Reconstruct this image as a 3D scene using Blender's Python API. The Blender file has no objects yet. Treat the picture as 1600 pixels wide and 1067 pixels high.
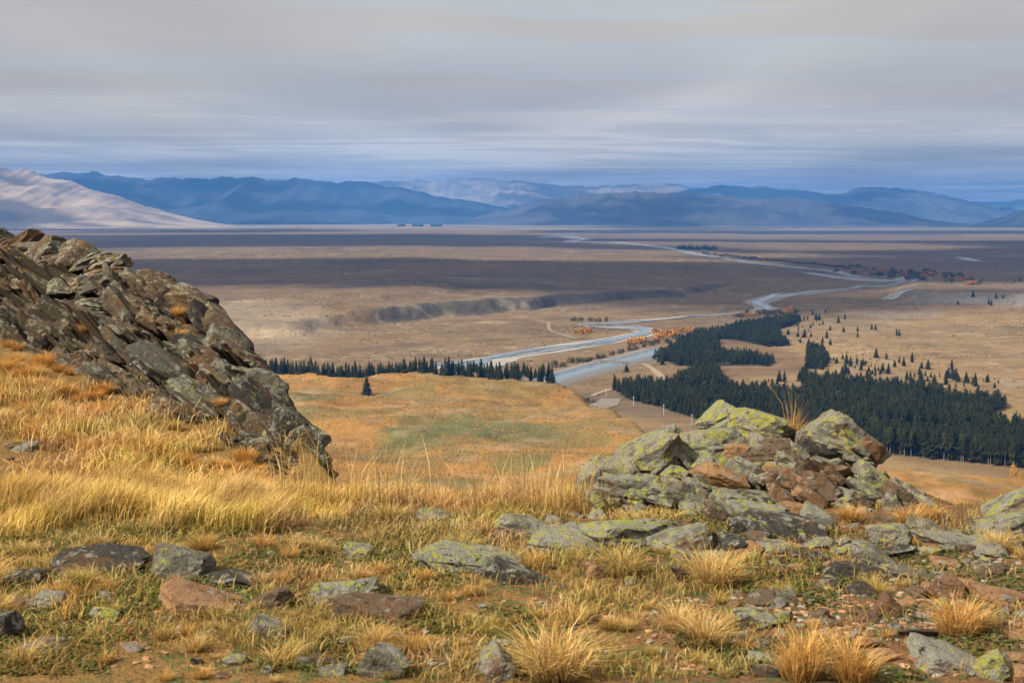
import bpy, math, random
import numpy as np
from mathutils import Vector, Matrix

random.seed(7)
rng = np.random.default_rng(7)
scene = bpy.context.scene
col = scene.collection

# ------------------------------------------------------------------ camera, sky, sun
CAM_H = 170.0            # eye height above the river plain
F = 2200.0               # focal length in photograph pixels (1600 wide)
PITCH = math.atan((533.5 - 335.0) / F)
cam_data = bpy.data.cameras.new('camera')
cam_data.sensor_width = 36.0
cam_data.lens = 36.0 * F / 1600.0
cam_data.clip_start = 0.2
cam_data.clip_end = 300000.0
cam_data.dof.use_dof = True
cam_data.dof.focus_distance = 30.0
cam_data.dof.aperture_fstop = 10.0
cam = bpy.data.objects.new('camera', cam_data)
cam.location = (0, 0, CAM_H)
cam.rotation_euler = (math.pi / 2 - PITCH, 0, 0)
col.objects.link(cam)
scene.camera = cam

SUN_DIR = Vector((-0.66, -0.36, 0.66)).normalized()      # towards the sun
SUN_EL = math.asin(SUN_DIR.z)
SUN_AZ = math.atan2(SUN_DIR.x, SUN_DIR.y)
world = bpy.data.worlds.new('World')
scene.world = world
world.use_nodes = True
wn = world.node_tree.nodes
sky_tex = wn.new('ShaderNodeTexSky')
sky_tex.sky_type = 'NISHITA'
sky_tex.sun_disc = False
sky_tex.sun_elevation = SUN_EL
sky_tex.sun_rotation = SUN_AZ
sky_tex.dust_density = 5.0
wn['Background'].inputs['Strength'].default_value = 0.05
world.node_tree.links.new(sky_tex.outputs[0], wn['Background'].inputs['Color'])

sun_data = bpy.data.lights.new('sun', 'SUN')
sun_data.energy = 5.0
sun_data.angle = math.radians(2.5)
sun_data.color = (1.0, 0.93, 0.82)
sun = bpy.data.objects.new('sun', sun_data)
sun.rotation_euler = SUN_DIR.to_track_quat('Z', 'Y').to_euler()
sun.location = (-50, -30, 300)
col.objects.link(sun)

vs = scene.view_settings
vs.view_transform = 'Standard'
vs.look = 'None'
vs.exposure = 0.75
vs.gamma = 1.0
vs.use_curve_mapping = False
scene.cycles.max_bounces = 6
scene.cycles.diffuse_bounces = 2
scene.cycles.glossy_bounces = 2
scene.cycles.transmission_bounces = 2
scene.cycles.volume_bounces = 1
scene.cycles.transparent_max_bounces = 8
scene.cycles.use_denoising = True

# ------------------------------------------------------------------ helpers
CP, SP = math.cos(PITCH), math.sin(PITCH)
def ray(px, py):
    cx = (px - 800.0) / F; cy = (533.5 - py) / F
    return Vector((cx, CP + cy * SP, -SP + cy * CP))
def at_d(px, py, d):                 # point on the ray at ground distance d
    r = ray(px, py); return Vector((0, 0, CAM_H)) + r * (d / r.y)
def at_z(px, py, z=0.0):
    r = ray(px, py); return Vector((0, 0, CAM_H)) + r * ((z - CAM_H) / r.z)
def U(px):                           # x / y of an image column
    return (np.asarray(px, float) - 800.0) / F

def _hash(ix, iy, iz, seed):
    h = (ix.astype(np.int64) * 374761393 + iy.astype(np.int64) * 668265263 + iz.astype(np.int64) * 1440662683 + seed * 974634777) & 0xFFFFFFFF
    h = ((h ^ (h >> 13)) * 1274126177) & 0xFFFFFFFF
    h = (h ^ (h >> 16)) & 0xFFFFFFFF
    return (h & 0xFFFFFF) / float(0xFFFFFF)
def vnoise(x, y, z=None, seed=0):
    x = np.asarray(x, float); y = np.asarray(y, float)
    z = np.zeros_like(x) if z is None else np.asarray(z, float)
    x0, y0, z0 = np.floor(x), np.floor(y), np.floor(z)
    fx, fy, fz = x - x0, y - y0, z - z0
    fx = fx * fx * (3 - 2 * fx); fy = fy * fy * (3 - 2 * fy); fz = fz * fz * (3 - 2 * fz)
    r = 0
    for dx in (0, 1):
        wx = fx if dx else 1 - fx
        for dy in (0, 1):
            wy = fy if dy else 1 - fy
            for dz in (0, 1):
                wz = fz if dz else 1 - fz
                r = r + wx * wy * wz * _hash(x0 + dx, y0 + dy, z0 + dz, seed)
    return r
def fbm(x, y, z=None, octv=4, seed=0, gain=0.5):
    a, s, t = 1.0, 0.0, 0.0
    x = np.asarray(x, float); y = np.asarray(y, float)
    for o in range(octv):
        s = s + a * vnoise(x * 2 ** o, y * 2 ** o, None if z is None else z * 2 ** o, seed + o * 17)
        t += a; a *= gain
    return s / t
def sstep(a, b, x):
    t = np.clip((np.asarray(x, float) - a) / (b - a), 0, 1); return t * t * (3 - 2 * t)
def in_poly(x, y, poly):
    x = np.asarray(x, float); y = np.asarray(y, float)
    inside = np.zeros(x.shape, bool); n = len(poly)
    for i in range(n):
        x1, y1 = poly[i]; x2, y2 = poly[(i + 1) % n]
        c = ((y1 > y) != (y2 > y)) & (x < (x2 - x1) * (y - y1) / ((y2 - y1) + 1e-12) + x1)
        inside ^= c
    return inside
def gpoly(pts, z=0.0):
    return [tuple(at_z(a, b, z)[:2]) for a, b in pts]

def tag(o, label=None, cat=None, group=None, kind=None):
    if label: o['label'] = label
    if cat: o['category'] = cat
    if group: o['group'] = group
    if kind: o['kind'] = kind
    return o
def mesh_np(name, V, faces_tri=None, faces_quad=None, colr=None, smooth=False):
    V = np.asarray(V, np.float32).reshape(-1, 3)
    me = bpy.data.meshes.new(name)
    lt = 0 if faces_tri is None else len(faces_tri); lq = 0 if faces_quad is None else len(faces_quad)
    me.vertices.add(len(V)); me.vertices.foreach_set('co', V.ravel())
    idx = []; starts = []; p = 0
    if lq:
        q = np.asarray(faces_quad, np.int32); idx.append(q.ravel()); starts.append(np.arange(lq) * 4); p = lq * 4
    if lt:
        t = np.asarray(faces_tri, np.int32); idx.append(t.ravel()); starts.append(p + np.arange(lt) * 3)
    idx = np.concatenate(idx); starts = np.concatenate(starts)
    me.loops.add(len(idx)); me.loops.foreach_set('vertex_index', idx.astype(np.int32))
    me.polygons.add(lt + lq); me.polygons.foreach_set('loop_start', starts.astype(np.int32))
    if smooth: me.polygons.foreach_set('use_smooth', np.ones(lt + lq, bool))
    else: me.polygons.foreach_set('use_smooth', np.zeros(lt + lq, bool))
    me.update(calc_edges=True); me.validate()
    if colr is not None:
        a = me.color_attributes.new('tint', 'FLOAT_COLOR', 'POINT')
        c = np.ones((len(V), 4), np.float32); c[:, :colr.shape[1]] = colr
        a.data.foreach_set('color', c.ravel())
    return me
def obj(name, me, mat=None, parent=None, loc=None):
    o = bpy.data.objects.new(name, me); col.objects.link(o)
    if mat is not None and me is not None:
        if not me.materials: me.materials.append(mat)
    if parent is not None: o.parent = parent
    if loc is not None: o.location = loc
    return o
def empty(name, loc=(0, 0, 0)):
    o = bpy.data.objects.new(name, None); o.empty_display_size = 0.1; col.objects.link(o); o.location = loc; return o
def grid_quads(nr, nc):
    i = np.arange(nr - 1)[:, None] * nc + np.arange(nc - 1)[None, :]
    return np.stack([i, i + 1, i + nc + 1, i + nc], -1).reshape(-1, 4)

# ------------------------------------------------------------------ materials
class NT:
    def __init__(s, name):
        s.m = bpy.data.materials.new(name); s.m.use_nodes = True
        s.t = s.m.node_tree; s.n = s.t.nodes; s.bsdf = s.n['Principled BSDF']; s.out = s.n['Material Output']
    def node(s, typ, **kw):
        n = s.n.new(typ)
        for k, v in kw.items(): setattr(n, k, v)
        return n
    def link(s, a, b): s.t.links.new(a, b)
    def val(s, sock, v):
        if hasattr(v, 'is_output'): s.link(v, sock)
        elif v is not None: sock.default_value = v
    def pos(s, scale=(1, 1, 1), world=True):
        g = s.node('ShaderNodeNewGeometry').outputs['Position'] if world else s.node('ShaderNodeTexCoord').outputs['Object']
        m = s.node('ShaderNodeMapping'); m.inputs['Scale'].default_value = scale; s.link(g, m.inputs['Vector']); return m.outputs[0]
    def noise(s, vec, scale, detail=5, rough=0.6, dist=0.0):
        n = s.node('ShaderNodeTexNoise'); s.link(vec, n.inputs['Vector'])
        n.inputs['Scale'].default_value = scale; n.inputs['Detail'].default_value = detail
        n.inputs['Roughness'].default_value = rough; n.inputs['Distortion'].default_value = dist
        return n.outputs['Fac']
    def ramp(s, fac, a, b):
        n = s.node('ShaderNodeMapRange'); n.interpolation_type = 'SMOOTHSTEP'
        s.link(fac, n.inputs['Value']); n.inputs['From Min'].default_value = a; n.inputs['From Max'].default_value = b
        return n.outputs['Result']
    def mix(s, fac, a, b, mode='MIX'):
        n = s.node('ShaderNodeMix', data_type='RGBA', blend_type=mode)
        s.val(n.inputs['Factor'], fac)
        for sock, v in ((n.inputs[6], a), (n.inputs[7], b)):
            if hasattr(v, 'is_output'): s.link(v, sock)
            else: sock.default_value = (*v, 1)
        return n.outputs[2]
    def math(s, op, a, b=0.0, clamp=False):
        n = s.node('ShaderNodeMath', operation=op); n.use_clamp = clamp
        s.val(n.inputs[0], a); s.val(n.inputs[1], b); return n.outputs[0]
    def bump(s, h, strength, dist):
        n = s.node('ShaderNodeBump'); n.inputs['Strength'].default_value = strength; n.inputs['Distance'].default_value = dist
        s.link(h, n.inputs['Height']); s.link(n.outputs[0], s.bsdf.inputs['Normal'])
    def attr(s, name):
        n = s.node('ShaderNodeAttribute'); n.attribute_name = name; return n
    def finish(s, color, rough=0.9, spec=0.2):
        s.val(s.bsdf.inputs['Base Color'], color if hasattr(color, 'is_output') else (*color, 1))
        s.val(s.bsdf.inputs['Roughness'], rough); s.bsdf.inputs['Specular IOR Level'].default_value = spec
        return s.m

def mat_valley():
    k = NT('valley_ground')
    tint = k.attr('tint').outputs['Color']
    p = k.pos()
    streak = k.noise(k.pos((0.25, 1.6, 1)), 0.012, 6, 0.65)
    fine = k.noise(p, 0.06, 6, 0.7)
    broad = k.noise(p, 0.0022, 4, 0.55)
    speck = k.noise(p, 0.22, 3, 0.6)
    c = k.mix(k.math('MULTIPLY', k.ramp(streak, 0.5, 0.72), 0.5), tint, k.mix(1.0, tint, (1.55, 1.42, 1.2), 'MULTIPLY'))
    c = k.mix(k.math('MULTIPLY', k.ramp(fine, 0.45, 0.75), 0.55), c, k.mix(1.0, tint, (0.55, 0.56, 0.58), 'MULTIPLY'))
    c = k.mix(k.math('MULTIPLY', k.ramp(broad, 0.4, 0.7), 0.45), c, k.mix(1.0, tint, (0.62, 0.6, 0.66), 'MULTIPLY'))
    c = k.mix(k.math('MULTIPLY', k.ramp(speck, 0.6, 0.75), 0.35), c, k.mix(1.0, tint, (0.4, 0.42, 0.4), 'MULTIPLY'))
    tus = k.noise(p, 0.55, 3, 0.7)
    c = k.mix(k.math('MULTIPLY', k.ramp(tus, 0.5, 0.66), 0.6), c, k.mix(1.0, c, (0.42, 0.42, 0.42), 'MULTIPLY'))
    mid = k.noise(p, 0.011, 8, 0.72, 0.4)
    c = k.mix(k.math('MULTIPLY', k.ramp(mid, 0.48, 0.62), 0.6), c, k.mix(1.0, c, (0.5, 0.5, 0.5), 'MULTIPLY'))
    lt = k.noise(p, 0.007, 9, 0.75, 0.6)
    c = k.mix(k.math('MULTIPLY', k.ramp(lt, 0.54, 0.66), 0.6), c, k.mix(1.0, c, (1.6, 1.5, 1.3), 'MULTIPLY'))
    k.bump(k.math('ADD', fine, mid), 0.8, 3.0)
    return k.finish(c, 0.95, 0.1)
def mat_mountain():
    k = NT('mountain_slope')
    tint = k.attr('tint').outputs['Color']
    n = k.noise(k.pos(), 0.0012, 8, 0.65)
    c = k.mix(k.ramp(n, 0.4, 0.65), tint, k.mix(1.0, tint, (0.5, 0.52, 0.55), 'MULTIPLY'))
    return k.finish(c, 0.95, 0.05)
def mat_ground():
    k = NT('hilltop_ground')
    tint = k.attr('tint').outputs['Color']      # r: bare, g: green, b: straw
    sep = k.node('ShaderNodeSeparateColor'); k.link(tint, sep.inputs[0])
    p = k.pos()
    n1 = k.noise(p, 3.2, 6, 0.65); n2 = k.noise(p, 11, 5, 0.65); n3 = k.noise(p, 38, 4, 0.6); n4 = k.noise(p, 1.1, 3, 0.5)
    soil = k.mix(n3, (0.06, 0.032, 0.016), (0.24, 0.12, 0.055))
    straw = k.mix(n3, (0.085, 0.05, 0.018), (0.27, 0.155, 0.05))
    green = k.mix(n3, (0.035, 0.045, 0.016), (0.12, 0.13, 0.04))
    a = k.math('ADD', n1, k.math('SUBTRACT', sep.outputs[2], 0.5))
    c = k.mix(k.ramp(a, 0.4, 0.62), soil, straw)
    b = k.math('ADD', n2, k.math('SUBTRACT', sep.outputs[1], 0.5))
    c = k.mix(k.ramp(b, 0.47, 0.62), c, green)
    c = k.mix(k.math('MULTIPLY', k.ramp(n4, 0.55, 0.7), 0.35), c, (0.07, 0.05, 0.03))
    k.bump(k.math('ADD', n2, n3), 0.8, 0.03)
    return k.finish(c, 0.95, 0.1)
def mat_rock(name='rock_lichen', scale=1.0, frag=False):
    k = NT(name)
    oi = k.node('ShaderNodeObjectInfo')
    tint, lich = oi.outputs['Color'], oi.outputs['Alpha']
    if frag: tint = k.attr('tint').outputs['Color']
    p = k.pos()
    n1 = k.noise(p, 5 * scale, 6, 0.65); n2 = k.noise(p, 26 * scale, 6, 0.7); n3 = k.noise(p, 70 * scale, 4, 0.7)
    n4 = k.noise(p, 17 * scale, 8, 0.76, 0.3); n5 = k.noise(p, 9.3 * scale, 7, 0.7, 0.3)
    c = k.mix(n2, k.mix(1.0, tint, (0.45, 0.45, 0.45), 'MULTIPLY'), k.mix(1.0, tint, (1.45, 1.42, 1.36), 'MULTIPLY'))
    c = k.mix(k.math('MULTIPLY', k.ramp(n1, 0.52, 0.66), 0.7), c, (0.17, 0.078, 0.03))           # rust stain
    nz = k.node('ShaderNodeSeparateXYZ'); k.link(k.node('ShaderNodeNewGeometry').outputs['Normal'], nz.inputs[0])
    up = k.ramp(nz.outputs[2], -0.3, 0.6)
    def rosette(sc, amount, lo, hi):
        ad = k.node('ShaderNodeVectorMath', operation='ADD'); nv = k.node('ShaderNodeTexNoise'); nv.inputs['Scale'].default_value = sc * 1.6; nv.inputs['Detail'].default_value = 4; k.link(p, nv.inputs['Vector'])
        ml = k.node('ShaderNodeVectorMath', operation='SCALE'); k.link(nv.outputs['Color'], ml.inputs[0]); ml.inputs['Scale'].default_value = .9 / sc
        k.link(p, ad.inputs[0]); k.link(ml.outputs[0], ad.inputs[1])
        v = k.node('ShaderNodeTexVoronoi'); v.inputs['Scale'].default_value = sc; k.link(ad.outputs[0], v.inputs['Vector'])
        sp = k.node('ShaderNodeSeparateColor'); k.link(v.outputs['Color'], sp.inputs[0])
        return k.math('MULTIPLY', k.ramp(k.math('ADD', v.outputs['Distance'], k.math('MULTIPLY', sp.outputs[0], .35)), hi, lo), k.ramp(amount, .0, .05))
    ga = k.math('SUBTRACT', k.math('ADD', n5, k.math('MULTIPLY', lich, .2)), .52)
    grey = k.math('MULTIPLY', k.math('MAXIMUM', rosette(17 * scale, ga, .52, .6), k.ramp(ga, .06, .16)), k.math('MULTIPLY', up, .85))
    c = k.mix(grey, c, k.mix(n3, (0.14, 0.135, 0.10), (0.46, 0.44, 0.34)))                           # crustose grey lichen
    ya = k.math('SUBTRACT', k.math('ADD', n4, k.math('MULTIPLY', lich, .17)), .60)
    yl = k.math('MULTIPLY', k.math('MAXIMUM', rosette(34 * scale, ya, .50, .58), k.ramp(ya, .06, .12)), up)
    c = k.mix(yl, c, k.mix(n3, (0.19, 0.19, 0.02), (0.50, 0.48, 0.08)))                              # map lichen
    c = k.mix(k.ramp(k.noise(p, 18 * scale, 6, 0.75), 0.57, 0.65), c, (0.022, 0.02, 0.016))            # black lichen and pits
    k.bump(k.math('ADD', k.math('ADD', n2, n5), k.math('MULTIPLY', n3, 0.5)), 1.0, 0.045 / scale)
    return k.finish(c, 0.9, 0.2)
def mat_blade(name, trans=0.25):
    k = NT(name)
    c = k.attr('tint').outputs['Color']
    oi = k.node('ShaderNodeObjectInfo')
    c = k.mix(1.0, c, oi.outputs['Color'], 'MULTIPLY')
    k.finish(c, 0.75, 0.15)
    tr = k.node('ShaderNodeBsdfTranslucent'); k.link(c, tr.inputs['Color'])
    mx = k.node('ShaderNodeMixShader'); mx.inputs[0].default_value = trans
    k.link(k.bsdf.outputs[0], mx.inputs[1]); k.link(tr.outputs[0], mx.inputs[2]); k.link(mx.outputs[0], k.out.inputs['Surface'])
    return k.m
def mat_foliage(name, a, b):
    k = NT(name)
    oi = k.node('ShaderNodeObjectInfo')
    n = k.noise(k.pos(), 0.9, 4, 0.7)
    c = k.mix(n, a, b)
    c = k.mix(k.math('MULTIPLY', k.ramp(k.noise(k.pos(), 0.06, 4, 0.6), .5, .66), .75), c, tuple(min(1, q * w_) for q, w_ in zip(b, (1.9, 1.7, 1.4))))
    c = k.mix(k.math('MULTIPLY', oi.outputs['Random'], 0.5), c, tuple(min(1, q * 1.8) for q in a))
    return k.finish(c, 0.95, 0.04)
def mat_plain(name, colr, rough=0.8, var=0.4, scale=1.0, spec=0.2):
    k = NT(name)
    n = k.noise(k.pos(), scale, 5, 0.65)
    c = k.mix(n, tuple(q * (1 - var) for q in colr), tuple(q * (1 + var) for q in colr))
    return k.finish(c, rough, spec)
def mat_water():
    k = NT('river_water')
    n = k.noise(k.pos((1, 1, 1)), 0.08, 4, 0.6)
    c = k.mix(n, (0.10, 0.14, 0.16), (0.16, 0.20, 0.22))
    k.bump(n, 0.12, 0.6)
    return k.finish(c, 0.18, 0.5)

M = dict(valley=mat_valley(), mountain=mat_mountain(), ground=mat_ground(), rock=mat_rock(), frag=mat_rock('rock_fragments', 1.0, True), blade=mat_blade('dry_grass'),
         pine=mat_foliage('pine_needles', (0.008, 0.010, 0.0035), (0.026, 0.030, 0.009)),
         bark=mat_plain('pine_bark', (0.17, 0.14, 0.12), 0.9, 0.4, 2.0),
         water=mat_water(), gravel=mat_plain('river_gravel', (0.27, 0.25, 0.21), 0.95, 0.3, 0.05),
         mud=mat_plain('grey_silt', (0.17, 0.145, 0.115), 0.95, 0.35, 0.06),
         track=mat_plain('track_dust', (0.25, 0.19, 0.13), 0.95, 0.25, 0.1),
         pole=mat_plain('pale_timber', (0.62, 0.6, 0.56), 0.7, 0.15, 3.0),
         concrete=mat_plain('weathered_concrete', (0.33, 0.32, 0.30), 0.85, 0.2, 0.6),
         willow=mat_foliage('orange_willow', (0.22, 0.10, 0.018), (0.42, 0.20, 0.03)),
         scrub=mat_foliage('brown_scrub', (0.045, 0.04, 0.018), (0.12, 0.085, 0.03)),
         gold=mat_foliage('yellow_poplar', (0.36, 0.18, 0.02), (0.55, 0.30, 0.04)),
         herb=mat_foliage('low_herbs', (0.035, 0.042, 0.012), (0.12, 0.125, 0.033)))

# ------------------------------------------------------------------ the valley floor
YE_PX = [-200, 370, 500, 620, 700, 780, 860, 905, 960, 1010, 1060, 1300, 2000]
YE_D = [1400, 1387, 1358, 1318, 1284, 1272, 1231, 1160, 1047, 950, 880, 800, 760]
SC_PX = [-200, 200, 360, 450, 540, 611, 700, 790, 830, 870, 960, 1067, 1130, 1170, 1300]
SC_PY = [538, 535, 533, 527, 515, 508, 497, 490, 487, 477, 471, 462, 450, 440, 432]
SC_H = [12, 14, 15, 16, 18, 21, 22, 22, 21, 19, 16, 12, 7, 2, 0]
SC_D = [at_z(a, b, 0).y for a, b in zip(SC_PX, SC_PY)]
S2_PX = [-200, 330, 440, 500, 560, 640, 690, 740]
S2_D = [at_z(a, b, 12).y for a, b in zip(S2_PX, [508, 505, 497, 492, 487, 477, 468, 460])]
S3_PX = [1380, 1440, 1500, 1600, 1800]
S3_D = [at_z(a, b, 0).y for a, b in zip(S3_PX, [468, 473, 475, 478, 484])]
def valley_h(x, y):
    u = x / np.maximum(y, 1.0); px = 800 + u * F
    z = (fbm(x / 260, y / 260, octv=4, seed=3) - 0.5) * 4.0
    # golden field on its low hill
    ye = np.interp(px, YE_PX, YE_D) + (vnoise(x / 90, y / 90, seed=8) - 0.5) * 30
    on = 1 - sstep(0, 110, y - ye)
    roll = (fbm(x / 210, y / 150, octv=3, seed=11) - 0.5) * 24 + (fbm(x / 75, y / 50, octv=4, seed=12, gain=.55) - 0.5) * 17
    z = z + on * (19 + roll)
    # river terraces
    d = y - np.interp(px, SC_PX, SC_D) - (fbm(x / 130, y / 130, octv=4, seed=21) - 0.5) * 170
    z = z + np.interp(px, SC_PX, SC_H) * sstep(0, 60, d)
    d2 = y - np.interp(px, S2_PX, S2_D) - (fbm(x / 140, y / 140, octv=3, seed=22) - 0.5) * 130
    z = z + 9 * sstep(0, 120, d2) * (1 - sstep(640, 760, px))
    d3 = y - np.interp(px, S3_PX, S3_D) - (fbm(x / 120, y / 120, octv=3, seed=23) - 0.5) * 90
    z = z + 17 * sstep(0, 100, d3) * sstep(1370, 1440, px) * (1 - sstep(4200, 5200, y))
    # foot of the camera's hill
    z = z + np.maximum(0, 640 - y) ** 1.5 * 0.004
    return z
C = dict(golden=(0.285, 0.15, 0.042), green=(0.115, 0.115, 0.040), brown=(0.165, 0.108, 0.054), tan=(0.235, 0.155, 0.068),
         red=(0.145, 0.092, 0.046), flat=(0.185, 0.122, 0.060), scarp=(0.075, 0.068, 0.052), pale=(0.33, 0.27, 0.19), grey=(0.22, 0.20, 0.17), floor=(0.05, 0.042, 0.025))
FOREST_A = [(1024, 560), (1050, 545), (1085, 524), (1120, 528), (1125, 548), (1170, 555), (1212, 563), (1205, 571), (1120, 570), (1060, 571)]
FOREST_B = [(1085, 524), (1130, 514), (1180, 506), (1240, 496), (1252, 502), (1215, 516), (1220, 530), (1240, 540), (1200, 542), (1160, 532), (1110, 528)]
FOREST_C = [(960, 607), (1000, 603), (1050, 606), (1062, 596), (1085, 580), (1120, 578), (1128, 600), (1150, 618), (1250, 616), (1252, 588), (1292, 594),
            (1350, 603), (1450, 614), (1530, 627), (1575, 634), (1552, 647), (1545, 658), (1575, 668), (1640, 675), (1640, 738), (1500, 722), (1370, 708), (1250, 700), (1160, 680), (1100, 658), (1040, 638), (985, 624)]
FOREST_D = [(1262, 545), (1285, 543), (1296, 565), (1285, 577), (1258, 575)]
CLEARCUT = [(1115, 530), (1165, 533), (1235, 548), (1268, 562), (1240, 580), (1180, 588), (1125, 586), (1118, 572), (1212, 570), (1172, 555), (1126, 548)]
VG = {}
def blur(m, k=2):
    m = m.astype(float)
    for _ in range(k):
        p = np.pad(m, 2, 'edge'); m = (p[:-4, 2:-2] + p[1:-3, 2:-2] + p[2:-2, 2:-2] + p[3:-1, 2:-2] + p[4:, 2:-2]) / 5
        p = np.pad(m, 2, 'edge'); m = (p[2:-2, :-4] + p[2:-2, 1:-3] + p[2:-2, 2:-2] + p[2:-2, 3:-1] + p[2:-2, 4:]) / 5
    return m
def build_valley():
    d = np.concatenate([np.geomspace(240, 640, 34)[:-1], np.geomspace(640, 4200, 330)[:-1], np.geomspace(4200, 48000, 140)])
    uu = np.linspace(-0.56, 0.56, 520)
    Y, Uu = np.meshgrid(d, uu, indexing='ij'); X = Uu * Y
    Z = valley_h(X, Y)
    px = 800 + Uu * F
    n = X.size; c = np.zeros(X.shape + (3,))
    wob = (fbm(X / 120, Y / 120, octv=4, seed=31) - 0.5)
    wx, wy = X + wob * 60, Y + (fbm(X / 120, Y / 120, octv=4, seed=32) - 0.5) * 120
    def put(mask, name, a=1.0):
        m = np.clip(mask, 0, 1)[..., None] * a
        c[:] = c * (1 - m) + np.array(C[name]) * m
    c[:] = C['brown']
    put(1 - sstep(0, 300, wy - np.interp(px, SC_PX, SC_D)), 'flat')
    put(sstep(1130, 1230, px + wob * 60) * (1 - sstep(2450, 2700, wy)), 'tan')
    ds = Y - np.interp(px, SC_PX, SC_D) - (fbm(X / 130, Y / 130, octv=4, seed=21) - 0.5) * 170
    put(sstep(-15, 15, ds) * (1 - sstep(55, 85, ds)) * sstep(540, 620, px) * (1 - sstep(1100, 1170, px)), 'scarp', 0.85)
    d3 = Y - np.interp(px, S3_PX, S3_D) - (fbm(X / 120, Y / 120, octv=3, seed=23) - 0.5) * 90
    put(sstep(-10, 15, d3) * (1 - sstep(85, 120, d3)) * sstep(1390, 1440, px), 'grey', 0.8)
    # golden field and its greener hollows
    fld = 1 - sstep(0, 110, wy - np.interp(px, YE_PX, YE_D))
    put(fld, 'golden')
    for (a, b, ra, rb, al) in ((720, 672, 130, 19, .95), (840, 690, 130, 12, .6), (610, 690, 120, 10, .6), (480, 628, 50, 7, .8), (455, 648, 60, 6, .6), (700, 625, 160, 5, .5),
                               (810, 728, 55, 9, .8), (720, 765, 190, 9, .75), (640, 710, 90, 6, .6), (930, 745, 90, 7, .5), (880, 630, 90, 6, .4), (1460, 740, 120, 12, .5)):
        q = at_z(a, b, 19); sx = ra * q.y / F; sy = rb * q.y ** 2 / (F * (CAM_H - 19))
        e = 1 - sstep(0.55, 1.15, np.sqrt(((wx - q.x) / sx) ** 2 + ((wy - q.y) / sy) ** 2) + (fbm(X / 40, Y / 40, octv=3, seed=41) - .5) * 0.9)
        put(e * fld, 'green', al)
    put(sstep(.53, .63, fbm(X / 60, Y / 38, octv=5, seed=43, gain=.6)) * fld, 'green', .5)
    ln = np.abs(fbm(X / 140, Y / 60, octv=5, seed=44, gain=.55) - .5); put((1 - sstep(.004, .016, ln)) * fld, 'scarp', .35)
    put(sstep(.6, .68, fbm(X / 25, Y / 18, octv=3, seed=45)) * fld, 'pale', .25)
    ln = np.abs(fbm(X / 330, Y / 260, octv=6, seed=46, gain=.6) - .5); put((1 - sstep(.003, .014, ln)) * (1 - fld) * (Y < 6000), 'pale', .45)
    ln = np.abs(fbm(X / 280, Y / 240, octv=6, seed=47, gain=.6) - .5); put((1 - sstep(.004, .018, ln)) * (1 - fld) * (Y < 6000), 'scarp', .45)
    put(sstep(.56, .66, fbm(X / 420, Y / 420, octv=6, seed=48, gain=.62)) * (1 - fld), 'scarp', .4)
    put(blur(in_poly(wx, wy, gpoly(CLEARCUT)), 2), 'red', .9)
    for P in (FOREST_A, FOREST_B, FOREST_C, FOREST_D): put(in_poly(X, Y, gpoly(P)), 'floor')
    put(blur(in_poly(wx * .3 + X * .7, wy * .2 + Y * .8, gpoly([(1372, 709), (1500, 722), (1640, 736), (1640, 760), (1540, 745), (1450, 728)]))), 'red', 0.8)
    # sunlight on the left terrace fans painted in pale, pale bank on the right
    put(blur(in_poly(wx, wy, gpoly([(1310, 486), (1470, 487), (1480, 497), (1330, 493)])), 2), 'pale', 0.7)
    put(blur(in_poly(wx, wy, gpoly([(200, 500), (420, 480), (520, 500), (480, 535), (250, 540)], 8)), 6), 'pale', 0.4)
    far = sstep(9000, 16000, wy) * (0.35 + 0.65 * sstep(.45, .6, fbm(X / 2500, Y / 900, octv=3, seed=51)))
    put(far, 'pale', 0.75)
    VG.update(d=d, u=uu, z=Z)
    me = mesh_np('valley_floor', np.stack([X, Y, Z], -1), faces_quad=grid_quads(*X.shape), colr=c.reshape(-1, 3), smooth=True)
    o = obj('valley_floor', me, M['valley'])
    return tag(o, 'wide brown and golden river plain stretching to the blue mountains', 'plain', kind='structure')
build_valley()
def vh(x, y):                            # height of the built valley mesh
    d, u, z = VG['d'], VG['u'], VG['z']
    i = int(min(max(np.searchsorted(d, y) - 1, 0), len(d) - 2)); fu = (x / y - u[0]) / (u[1] - u[0]); j = int(min(max(fu, 0), len(u) - 2))
    a = min(max((y - d[i]) / (d[i + 1] - d[i]), 0), 1); b = min(max(fu - j, 0), 1)
    return float((z[i, j] * (1 - b) + z[i, j + 1] * b) * (1 - a) + (z[i + 1, j] * (1 - b) + z[i + 1, j + 1] * b) * a)
def on_valley(px, py, z0=0.0):           # a pixel's point on the valley floor
    z = z0
    for _ in range(10):
        p = at_z(px, py, z); zn = vh(p.x, p.y); z = z * 0.4 + zn * 0.6
    p = at_z(px, py, z); p.z = vh(p.x, p.y); return p

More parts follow.
